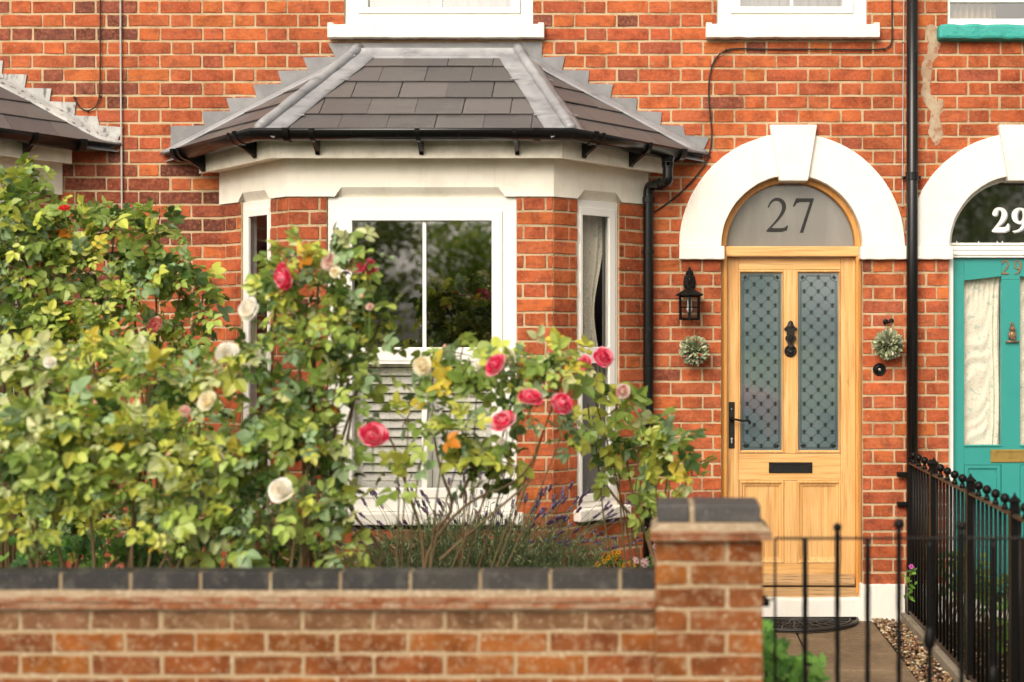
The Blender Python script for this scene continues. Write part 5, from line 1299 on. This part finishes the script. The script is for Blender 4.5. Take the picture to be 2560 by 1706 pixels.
# A: tall rose behind, at the left
pa, wa = pal(mid=10, lit=8, drk=4, gry=4, yel=5, gold=.3, org=.12)
A = rose_bush("tall green rose bush reaching the leftmost gutter, with one small red bloom on top", [(100, 1.5), (260, 1.45), (420, 1.4)],
    [(40, 430, 40, 60, 1.4, .12, .9), (60, 490, 55, 60, 1.4, .14, 1.0), (95, 570, 110, 80, 1.5, .2, 1.3), (20, 640, 110, 120, 1.6, .2, 1.2), (170, 640, 130, 110, 1.5, .22, 1.2), (285, 560, 80, 70, 1.4, .16, 1.3), (390, 610, 85, 75, 1.4, .16, 1.2), (330, 700, 130, 100, 1.45, .2, 1.1),
     (450, 700, 90, 80, 1.4, .15, .9), (510, 790, 60, 80, 1.35, .13, .6), (440, 840, 110, 80, 1.4, .15, .6), (250, 820, 160, 100, 1.55, .2, 1.0), (80, 800, 130, 110, 1.6, .2, 1.0), (80, 1100, 140, 120, 1.7, .2, .7), (280, 1120, 140, 130, 1.7, .2, .7), (460, 1120, 120, 130, 1.6, .2, .7), (80, 1310, 130, 90, 1.7, .2, .8), (260, 1320, 130, 90, 1.7, .2, .8), (440, 1310, 120, 90, 1.7, .2, .8), (600, 1240, 90, 100, 1.6, .2, .8), (740, 1320, 80, 80, 1.5, .18, .7)], 101, pa, wa, 6.6, 1.05)
bloom(A, 161, 520, 1.62, .026, 'red', (0, -.4, 1)); bloom(A, 386, 814, 1.6, .04, 'faded')
# B: front left yellow-green
pb, wb = pal(yel=9, lit=9, mid=7, pale=7, drk=2, gry=3, gold=1.2, org=.12)
B = rose_bush("yellow green rose bush with cream blooms filling the left front behind the low wall", [(110, 2.9), (250, 2.8), (370, 2.9), (500, 2.7)],
    [(70, 930, 130, 75, 2.6, .2, 1.0), (230, 900, 130, 60, 2.5, .2, 1.0), (370, 950, 140, 70, 2.6, .2, 1.0), (500, 960, 90, 70, 2.6, .16, 1.0), (40, 1080, 140, 110, 2.8, .22, 1.0), (210, 1060, 160, 110, 2.7, .24, 1.0), (400, 1090, 150, 110, 2.7, .22, 1.0),
     (130, 1220, 170, 90, 2.8, .2, .7), (330, 1230, 160, 90, 2.75, .2, .65), (500, 1200, 120, 110, 2.7, .2, .9), (60, 1320, 90, 50, 2.85, .15, .5), (470, 1340, 110, 60, 2.8, .15, .6)], 102, pb, wb, 8.4, 1.06)
for a in ((566, 884, 2.7, .042, 'white'), (516, 1001, 2.85, .034, 'cream'), (544, 1148, 2.8, .027, 'cream'), (125, 905, 2.75, .022, 'white'), (462, 1028, 2.8, .020, 'blush'), (702, 1224, 2.85, .043, 'white'), (298, 1420, 2.85, .012, 'faded')): bloom(B, *a)
# C: centre
pc_, wc = pal(mid=9, gry=6, lit=7, drk=5, yel=5, pale=2, gold=.5, org=.08)
C_ = rose_bush("tall rose bush before the bay's left pane, pink and white blooms near its top", [(640, 2.7), (760, 2.6), (700, 2.8)],
    [(735, 655, 45, 45, 2.5, .10, 1.2), (690, 740, 70, 60, 2.5, .14, 1.1), (790, 700, 70, 60, 2.5, .12, 1.2), (870, 760, 85, 75, 2.5, .15, 1.2), (940, 800, 55, 55, 2.45, .12, 1.1), (780, 840, 110, 80, 2.55, .18, 1.2), (900, 900, 85, 80, 2.5, .16, 1.1), (660, 880, 70, 60, 2.6, .14, .9),
     (660, 1010, 110, 90, 2.7, .2, 1.1), (800, 990, 120, 90, 2.6, .2, 1.1), (640, 1130, 110, 90, 2.7, .2, 1.0), (790, 1120, 100, 90, 2.6, .2, 1.0), (640, 1290, 110, 90, 2.7, .18, .8), (790, 1250, 90, 80, 2.65, .16, .8), (760, 1370, 120, 45, 2.7, .15, .6), (590, 1380, 100, 40, 2.75, .12, .6)], 103, pc_, wc, 7.4, 1.05)
for a in ((708, 694, 2.7, .050, 'hot', (-.6, -.6, -.2)), (620, 772, 2.7, .046, 'white', (-.6, -.8, .3)), (928, 668, 2.55, .034, 'pink', (.8, -.6, .2)), (893, 662, 2.6, .034, 'pink'), (824, 655, 2.6, .034, 'blush'), (934, 1086, 2.85, .050, 'hot', (.2, -.7, .6)),
          (925, 767, 2.65, .014, 'blush'), (838, 680, 2.65, .022, 'cream'), (650, 888, 2.7, .018, 'white')): bloom(C_, *a)
twig_leaves(C_, [(850, 700), (880, 640), (900, 605), (925, 640)], pc_, wc, 2.6, 1.1, 9); twig_leaves(C_, [(800, 690), (830, 640), (826, 600)], pc_, wc, 2.6, 1.1, 5)
# D: right
pd_, wd = pal(mid=8, gry=4, lit=8, drk=3, yel=7, pale=3, gold=.8, org=.15)
D_ = rose_bush("open branched rose bush in front of the shutters with a cluster of deep pink blooms", [(1010, 2.5), (1080, 2.4), (1060, 2.5)],
    [(1150, 880, 60, 40, 2.4, .1, 1.0), (1080, 960, 55, 45, 2.4, .12, .7), (1190, 960, 95, 55, 2.45, .14, 1.0), (1310, 905, 90, 35, 2.4, .12, .9), (1420, 900, 60, 40, 2.4, .1, .8), (1160, 1070, 110, 75, 2.5, .16, .9), (1300, 1010, 90, 60, 2.45, .14, .8), (1390, 960, 70, 45, 2.4, .12, .7),
     (1260, 1130, 95, 60, 2.45, .14, .75), (1400, 1080, 80, 50, 2.4, .12, .6), (1020, 1060, 60, 60, 2.45, .12, .4), (1000, 1180, 60, 60, 2.5, .12, .45), (1170, 1180, 90, 50, 2.5, .12, .45), (880, 1290, 60, 60, 2.6, .12, .5), (860, 1380, 70, 40, 2.6, .12, .5)], 104, pd_, wd, 4.8, 1.08, cane_r=.0045)
for a in ((1237, 912, 2.6, .044, 'pink', (-.6, -.7, .5)), (1326, 992, 2.6, .045, 'hot', (.15, -.55, .85)), (1407, 1009, 2.6, .044, 'hot', (.6, -.75, .5)), (1258, 1051, 2.65, .048, 'hot', (-.35, -.6, .8)), (1055, 916, 2.55, .036, 'cream'), (1273, 894, 2.5, .028, 'cream'), (1190, 915, 2.5, .018, 'white'), (1253, 1104, 2.6, .014, 'white')): bloom(D_, *a)
random.seed(9)
mb = MB()
for pts in ([(1060, 1425), (1075, 1360), (1170, 1250), (1290, 1210), (1340, 1140)], [(1060, 1425), (1055, 1330), (1020, 1230), (985, 1110), (960, 1080)], [(1100, 1400), (1160, 1345), (1330, 1200)], [(1085, 1330), (1140, 1270), (1100, 1180), (1080, 1060)], [(1150, 1245), (1180, 1180), (1210, 1100)], [(945, 1425), (960, 1370), (880, 1290), (860, 1220)]):
    path = smooth_path([P(a, b, 2.45) for a, b in pts], 2); mb.tube(path, [.0085 - .005 * i / len(path) for i in range(len(path))], 7, caps=False)
mb.build("branches", m_stem, D_, smooth=True, fix=False)
# E: far right bush by the pier
E_ = rose_bush("sparse rose bush leaning beside the brick pier with light green and yellowing leaves", [(1640, 1.9), (1615, 1.9)],
    [(1465, 905, 35, 30, 2.0, .08, .9), (1545, 1010, 60, 45, 2.0, .1, .9), (1490, 1090, 70, 55, 2.0, .12, 1.0), (1600, 1100, 75, 65, 2.0, .12, 1.1), (1680, 1100, 55, 60, 2.0, .1, 1.0), (1720, 1170, 30, 45, 2.0, .08, .9), (1530, 1160, 55, 45, 2.0, .12, .8), (1640, 1190, 50, 45, 2.0, .1, .7), (1640, 1290, 25, 40, 2.0, .08, .4)], 105, pd_, wd, 3.9, 1.2, cane_r=.005)
for a in ((1510, 892, 2.1, .040, 'pink', (.5, -1, .3)), (1461, 905, 2.1, .030, 'pink'), (1558, 979, 2.1, .030, 'blush')): bloom(E_, *a)
mb = MB()
for pts in ([(1640, 1425), (1620, 1330), (1520, 1230), (1480, 1130), (1470, 1010)], [(1650, 1425), (1655, 1300), (1670, 1180), (1680, 1080)], [(1640, 1425), (1610, 1320), (1580, 1240), (1560, 1100)]):
    path = smooth_path([P(a, b, 1.95) for a, b in pts], 2); mb.tube(path, [.0075 - .004 * i / len(path) for i in range(len(path))], 7, caps=False)
mb.build("branches", m_stem, E_, smooth=True, fix=False)

for a in ((C_, 760, 615, 2.6, .012, 'pink'), (C_, 905, 745, 2.65, .012, 'blush'), (C_, 700, 640, 2.6, .010, 'cream'), (B, 185, 880, 2.8, .012, 'cream'), (B, 330, 905, 2.8, .011, 'cream'), (B, 240, 1010, 2.9, .011, 'blush'),
          (D_, 1375, 885, 2.55, .011, 'pink'), (D_, 1110, 870, 2.5, .011, 'blush'), (D_, 1345, 1075, 2.6, .010, 'cream'), (E_, 1600, 1030, 2.1, .011, 'pink'), (A, 330, 520, 1.6, .012, 'pink'), (B, 420, 1140, 2.9, .011, 'blush')): bud(*a)
# lavender
random.seed(44)
lb = Vector((X(1190, 1.15), -1.15, .05)); t = thing("lavender_bush", lb, "grey green lavender bush with purple flower spikes under the bay window", "lavender")
fo, st_, fl = MB(), MB(), MB()
LG = [hx('8a9a6c'), hx('6d8050'), hx('a0aa80'), hx('566a3e')]; LPc = [hx('7a6690'), hx('9484b0'), hx('66566f'), hx('85686f'), hx('a596bc')]
for i in range(1100):
    a = rnd(-1, 1); b0 = lb + Vector((a * .42, rnd(-.2, .25), 0)); top = lb + Vector((a * .66 + rnd(-.12, .12), rnd(-.32, .32), rnd(.42, .74) * (1 - .25 * abs(a))))
    path = smooth_path([b0, b0.lerp(top, .5) + Vector((rnd(-.03, .03), 0, .03)), top], 1)
    st_.tube(path, .0016, 4, caps=False)
    for q in range(12):
        f_ = rnd(.45, 1); p0 = b0.lerp(top, f_); dr = nrm(Vector((rnd(-1, 1), rnd(-1, 1), rnd(.2, 1.3)))); sd_ = nrm(dr.cross(Vector((rnd(-1, 1), -1, rnd(-1, 1))))); L_ = rnd(.025, .045)
        fo.add([p0 - sd_ * .0015, p0 + dr * L_ * .5 - sd_ * .0038, p0 + dr * L_, p0 + dr * L_ * .5 + sd_ * .0038], [(0, 1, 2, 3)], jit(random.choice(LG), .15))
for i in range(150):
    a = rnd(-1, 1) if i < 110 else rnd(.3, 1.25); b0 = lb + Vector((a * .45, rnd(-.2, .2), .5)); hgt = rnd(.62, .92) * (1 - .18 * abs(a))
    top = lb + Vector((a * .68 + rnd(-.08, .10), rnd(-.3, .3), hgt)); st_.tube([b0, b0.lerp(top, .6) + Vector((0, 0, .02)), top], .0012, 4, caps=False)
    ax = nrm(top - b0); L_ = rnd(.03, .055)
    for q in range(14):
        p0 = top + ax * (L_ * q / 14); an = q * 2.1; o_ = Vector((cos(an), sin(an), .3)) * .005
        fl.ball(p0 + o_, rnd(.0035, .0052), 5, c=jit(random.choice(LPc), .2), sc=(1, 1, 1.4))
st_.build("stems", mat("lavender_stem", (.16, .20, .10), .7), t, fix=False); fo.build("foliage", m_leaf2, t, fix=False); fl.build("flower_spikes", m_petal, t, fix=False)

# low leafy ground plants behind the wall
def lobed(mb, c, nm, r_, col_, n=7):
    nm = nrm(nm); a_ = nrm(nm.cross(Vector((rnd(-1, 1), rnd(-1, 1), rnd(-1, 1))))); b_ = nm.cross(a_); vs = [c]; m = n * 2
    for i in range(m + 1):
        an = .35 + (2 * pi - .7) * i / m; rr = r_ * (1 if i % 2 else .72) * rnd(.9, 1.1); vs.append(c + (a_ * cos(an) + b_ * sin(an)) * rr + nm * (.12 * r_ * (1 if i % 2 else -.3)))
    mb.add(vs, [(0, i + 1, i + 2) for i in range(m)], col_)
def leafy(label, spots, seed, cols, rr, cat="plant", name="leafy_plant", count=60):
    random.seed(seed); t = thing(name, P(spots[0][0], spots[0][1], spots[0][2]) * 1.0, label, cat); t.location.z = .04
    fo, st_ = MB(), MB()
    for (px, py, d, rx, ry, n_) in spots:
        c = P(px, py, d); k_ = sc_(d)
        for i in range(n_):
            q = c + Vector((rnd(-1, 1) * rx * k_, rnd(-.14, .14), rnd(-1, 1) * ry * k_))
            lobed(fo, q, (rnd(-.6, .6), rnd(-1, -.1), rnd(.2, 1)), rnd(*rr), jit(random.choice(cols), .18))
            if i % 2 == 0: st_.tube([(c.x + (q.x - c.x) * .3, q.y + .05, .04), q], .0018, 4, caps=False)
    st_.build("stems", m_stem, t, fix=False); fo.build("leaves", m_leaf2, t, fix=False); return t
GC = [hx('4e7a2c'), hx('3f6a24'), hx('68903a'), hx('2f5420')]
leafy("lobed green leaves at the foot of the roses just behind the low wall", [(250, 1385, 2.4, 140, 40, 60), (430, 1370, 2.3, 120, 60, 60), (120, 1390, 2.3, 100, 45, 40), (600, 1380, 2.2, 120, 50, 45), (720, 1360, 2.0, 120, 60, 50)], 61, GC, (.02, .04))
leafy("broad leaved green plant growing at the right foot of the brick pier", [(1930, 1650, 2.9, 30, 60, 40), (1985, 1690, 3.0, 70, 30, 60), (1918, 1580, 2.7, 12, 25, 8)], 62, [hx('5f8f36'), hx('78a548'), hx('4a7a2c')], (.02, .04))
leafy("dark fine leaved shrub behind the roses at the left edge", [(15, 740, 1.15, 50, 90, 260), (30, 820, 1.2, 60, 60, 160)], 63, [hx('34483a'), hx('2b3e30'), hx('4a5e48')], (.008, .014), cat="shrub", name="shrub")
leafy("green border plants behind the iron railing in front of the teal door", [(2420, 1440, .9, 60, 60, 60), (2500, 1480, 1.1, 60, 70, 60), (2370, 1430, .5, 40, 50, 40), (2540, 1560, 1.6, 60, 60, 50)], 64, GC + [hx('7a9a3a')], (.015, .03))
# yellow daisies and pale pink flowers beside the bay
def flowers(label, spots, d, c1, c2, r_, seed, cat, name):
    random.seed(seed); t = thing(name, Vector((X(spots[0][0], d), -d, .04)), label, cat); fl, st_, fo = MB(), MB(), MB()
    for (px, py) in spots:
        c = P(px + rnd(-2, 2), py + rnd(-2, 2), d + rnd(-.05, .05)); nm = nrm((rnd(-.5, .5), -1, rnd(0, .9))); a_ = nrm(nm.cross(Vector((.2, .3, 1)))); b_ = nm.cross(a_); n = 6
        fl = MB()
        for i in range(n):
            an = 2 * pi * i / n + rnd(-.1, .1); dr = a_ * cos(an) + b_ * sin(an); sd_ = nm.cross(dr)
            fl.add([c, c + dr * r_ * .6 - sd_ * r_ * .32, c + dr * r_ + nm * .001, c + dr * r_ * .6 + sd_ * r_ * .32], [(0, 1, 2, 3)], jit(c1, .12))
        fl.ball(c + nm * .002, r_ * .24, 6, c=c2); fl.build('bloom', m_petal, t, fix=False); st_.tube([(c.x * .98, c.y + .03, .04), c], .0012, 4, caps=False)
        for _ in range(5): lobed(fo, c + Vector((rnd(-.03, .03), rnd(0, .06), rnd(-.05, .0))), (rnd(-.5, .5), -1, 1), rnd(.008, .014), jit(random.choice(GC), .2), 4)
    st_.build("stems", m_stem, t, fix=False); fo.build("leaves", m_leaf2, t, fix=False); return t
ys_ = [(800 + a / 2.6133, 1106 + b / 2.6133) for a, b in ((1870, 735), (1895, 722), (1925, 735), (1945, 722), (1885, 760), (1860, 775), (1915, 765), (1825, 800), (1812, 795), (1950, 805), (1925, 785), (1990, 800), (2030, 790), (2050, 805), (1880, 808), (1905, 740), (1850, 755), (1935, 750))]
flowers("small yellow daisies with dark centres above the wall coping beside the bay", ys_, 1.3, hx('f2b418'), hx('5a3408'), .015, 71, "flowers", "yellow_daisies")
ps_ = [(800 + a / 2.6133, 1106 + b / 2.6133) for a, b in ((2110, 790), (2130, 800), (2120, 775), (2055, 765), (2070, 775), (2190, 680), (2185, 700), (2195, 740), (2175, 735), (2190, 770), (2045, 780), (2140, 780))]
flowers("pale pink geranium blooms beside the brick pier above the low wall", ps_, 1.35, hx('f2cfd0'), hx('c07a80'), .019, 72, "flowers", "pink_geranium")
t = flowers("single magenta flower on a leafy stem at the wall end of the iron railing", [(2279, 1417)], .35, hx('d060b8'), hx('8a3070'), .017, 73, "flower", "magenta_flower")
fo = MB()
for i in range(26):
    q = P(2262 + rnd(0, 30), 1425 + rnd(0, 75), .33); leaflet(fo, q, (rnd(-1, 1), -.3, rnd(-.3, .8)), Vector((0, -1, .3)), rnd(.025, .04), .012, jit(hx('6a9838'), .2))
fo.build("side_leaves", m_leaf2, t, fix=False)

# ---------------------------------------------------------------- what stands across the street (seen mirrored in the panes)
random.seed(88)
def far_tree(px, py, rx, rz, zc, label, cols, name="tree", n=6500, ls=.19):
    t = thing(name, (px, py, 0), label, "tree", "trees across the street"); mb = MB(); mb.tube([(px, py, -.05), (px + .1, py, zc * .6), (px, py, zc)], [.16, .12, .05], 8); mb.build("trunk", m_stem, t)
    fo = MB(); subs = [(Vector((px + rnd(-.6, .6) * rx, py + rnd(-.5, .5) * rx, zc + rnd(-.6, .7) * rz)), rnd(.35, .6)) for _ in range(16)]
    for i in range(n):
        c, k_ = random.choice(subs); v = nrm((rnd(-1, 1), rnd(-1, 1), rnd(-1, 1))) * rnd(.6, 1.05); p0 = c + Vector((v.x * rx * k_, v.y * rx * k_, v.z * rz * k_))
        dr = nrm((rnd(-1, 1), rnd(-1, 1), rnd(-1, 1))); sd_ = nrm(dr.cross(Vector((rnd(-1, 1), rnd(-1, 1), 1)))); L_ = ls * rnd(.6, 1.2)
        fo.add([p0, p0 + dr * L_ * .5 - sd_ * L_ * .35, p0 + dr * L_, p0 + dr * L_ * .5 + sd_ * L_ * .35], [(0, 1, 2, 3)], jit(random.choice(cols), .25))
    fo.build("crown", m_tree, t, fix=False)
GT = [hx('a4c048'), hx('b8cc58'), hx('88a840'), hx('ccd870')]
far_tree(-6.8, -27, 2.8, 2.4, 3.0, "dark tree across the street mirrored in the bay's left pane", [hx('94a656'), hx('a4b460'), hx('7c8e48')])
far_tree(-3.2, -22, 1.5, 1.4, 2.2, "round bright green bush across the street mirrored in the bay's right pane", GT, "round_bush", 5000, .13)
far_tree(1.5, -29, 3.2, 2.6, 3.2, "tree across the street mirrored low in the panes of the oak door", [hx('7d9048'), hx('8a9c50'), hx('6f8440')])
far_tree(7.6, -27, 2.2, 3.4, 4.6, "tree across the street mirrored in the arched pane numbered 29", GT)
far_tree(-2.2, -31, 3.0, 2.8, 3.4, "pale green tree across the street behind the round bush", GT)
far_tree(-12, -28, 3.5, 3.0, 3.6, "wide tree across the street at the left end of its row", GT)
# long hedge, house and red car across the street
t = thing("hedge", (-4, -20, 0), "long clipped hedge across the street mirrored low in the bay window", "hedge"); mb = MB()
for i in range(5200):
    p0 = Vector((rnd(-16, 10), -20 + rnd(-.5, .5), rnd(-.03, 1.25))); dr = nrm((rnd(-1, 1), rnd(-1, 1), rnd(-1, 1))); sd_ = nrm(dr.cross(Vector((rnd(-1, 1), rnd(-1, 1), 1)))); L_ = rnd(.10, .2)
    mb.add([p0, p0 + dr * L_ * .5 - sd_ * L_ * .35, p0 + dr * L_, p0 + dr * L_ * .5 + sd_ * L_ * .35], [(0, 1, 2, 3)], jit(random.choice(GT), .3))
mb.build("foliage", m_tree, t, fix=False)
t = thing("brick_house", (-9, -34, 0), "brown brick house across the street mirrored faintly in the bay's left pane", "house"); mb = MB(); mb.box(F0, -16, -9, -.04, 3.2, 34, 40)
mb.build("wall", mat("far_brick", (.22, .10, .06), .9, layers=[(2, .4, .7, (.16, .07, .04), .6)]), t); mb = MB(); mb.add([(-16.3, -33.6, 3.1), (-8.7, -33.6, 3.1), (-8.7, -40.4, 3.1), (-16.3, -40.4, 3.1), (-15.5, -37, 4.9), (-9.5, -37, 4.9)], [(0, 1, 5, 4), (1, 2, 5), (2, 3, 4, 5), (3, 0, 4), (3, 2, 1, 0)]); mb.build("roof", mat("far_tiles", (.14, .065, .045), .9, layers=[(3, .4, .7, (.10, .06, .05), .6)]), t)
t = thing("parked_car", (-.1, -13.2, -.046), "red parked car mirrored in the lower left glass of the oak door", "car")
fC = lambda u, z, d: (u, -13.2 - d, z - .046); m_car = mat("red_car_paint", (.92, .09, .14), .4)
body = chaikin([(1.9, .28), (1.95, .55), (1.85, .76), (.9, .90), (.75, .92), (-1.9, .95), (-2.05, .85), (-2.1, .45), (-2.02, .26), (-1.75, .2), (1.7, .2)], 2); cab = chaikin([(.82, .90), (.15, 1.36), (-.2, 1.42), (-1.2, 1.40), (-1.85, .93)], 1)
mb = MB(); mb.prism(fC, body, -.84, .84); bo = mb.build("body", m_car, t, bevel=.05)
mb = MB(); n = len(cab); vs = [fC(u, z, d * (1 if z < 1.0 else .84)) for d in (-.78, .78) for u, z in cab]; mb.add(vs, [tuple(range(n)), tuple(range(2 * n - 1, n - 1, -1))] + [(i, (i + 1) % n, n + (i + 1) % n, n + i) for i in range(n)]); mb.build("cabin", m_darkglass, t, bevel=.03)
mb = MB(); mb.prism(fC, [(.2, 1.36), (-.2, 1.44), (-1.2, 1.42), (-1.45, 1.28), (-1.1, 1.38), (-.2, 1.395)], -.68, .68); mb.build("roof_panel", m_car, t, bevel=.02)
for wx in (1.25, -1.35):
    for d_ in (-.80, .80):
        mb = MB(); c_ = Vector(fC(wx, .30, d_)); mb.lathe([(.20, -.09), (.29, -.09), (.31, -.06), (.31, .06), (.29, .09), (.20, .09)], c_, (0, 1, 0), 28); w = mb.build("wheel", mat("tyre", (.02, .02, .02), .8), t, smooth=False)
        mb = MB(); mb.lathe([(.03, -.10), (.19, -.085), (.2, .0), (.19, .085), (.03, .10)], c_, (0, 1, 0), 20); mb.build("rim", mat("alloy", (.5, .5, .5), .3, metal=.8), w)
for d_ in (-.62, .62):
    mb = MB(); mb.ball(fC(1.88, .64, d_), .10, 12, sc=(.5, 1.4, .8)); mb.build("headlight", m_bulb, t, smooth=True)
print("scene built")
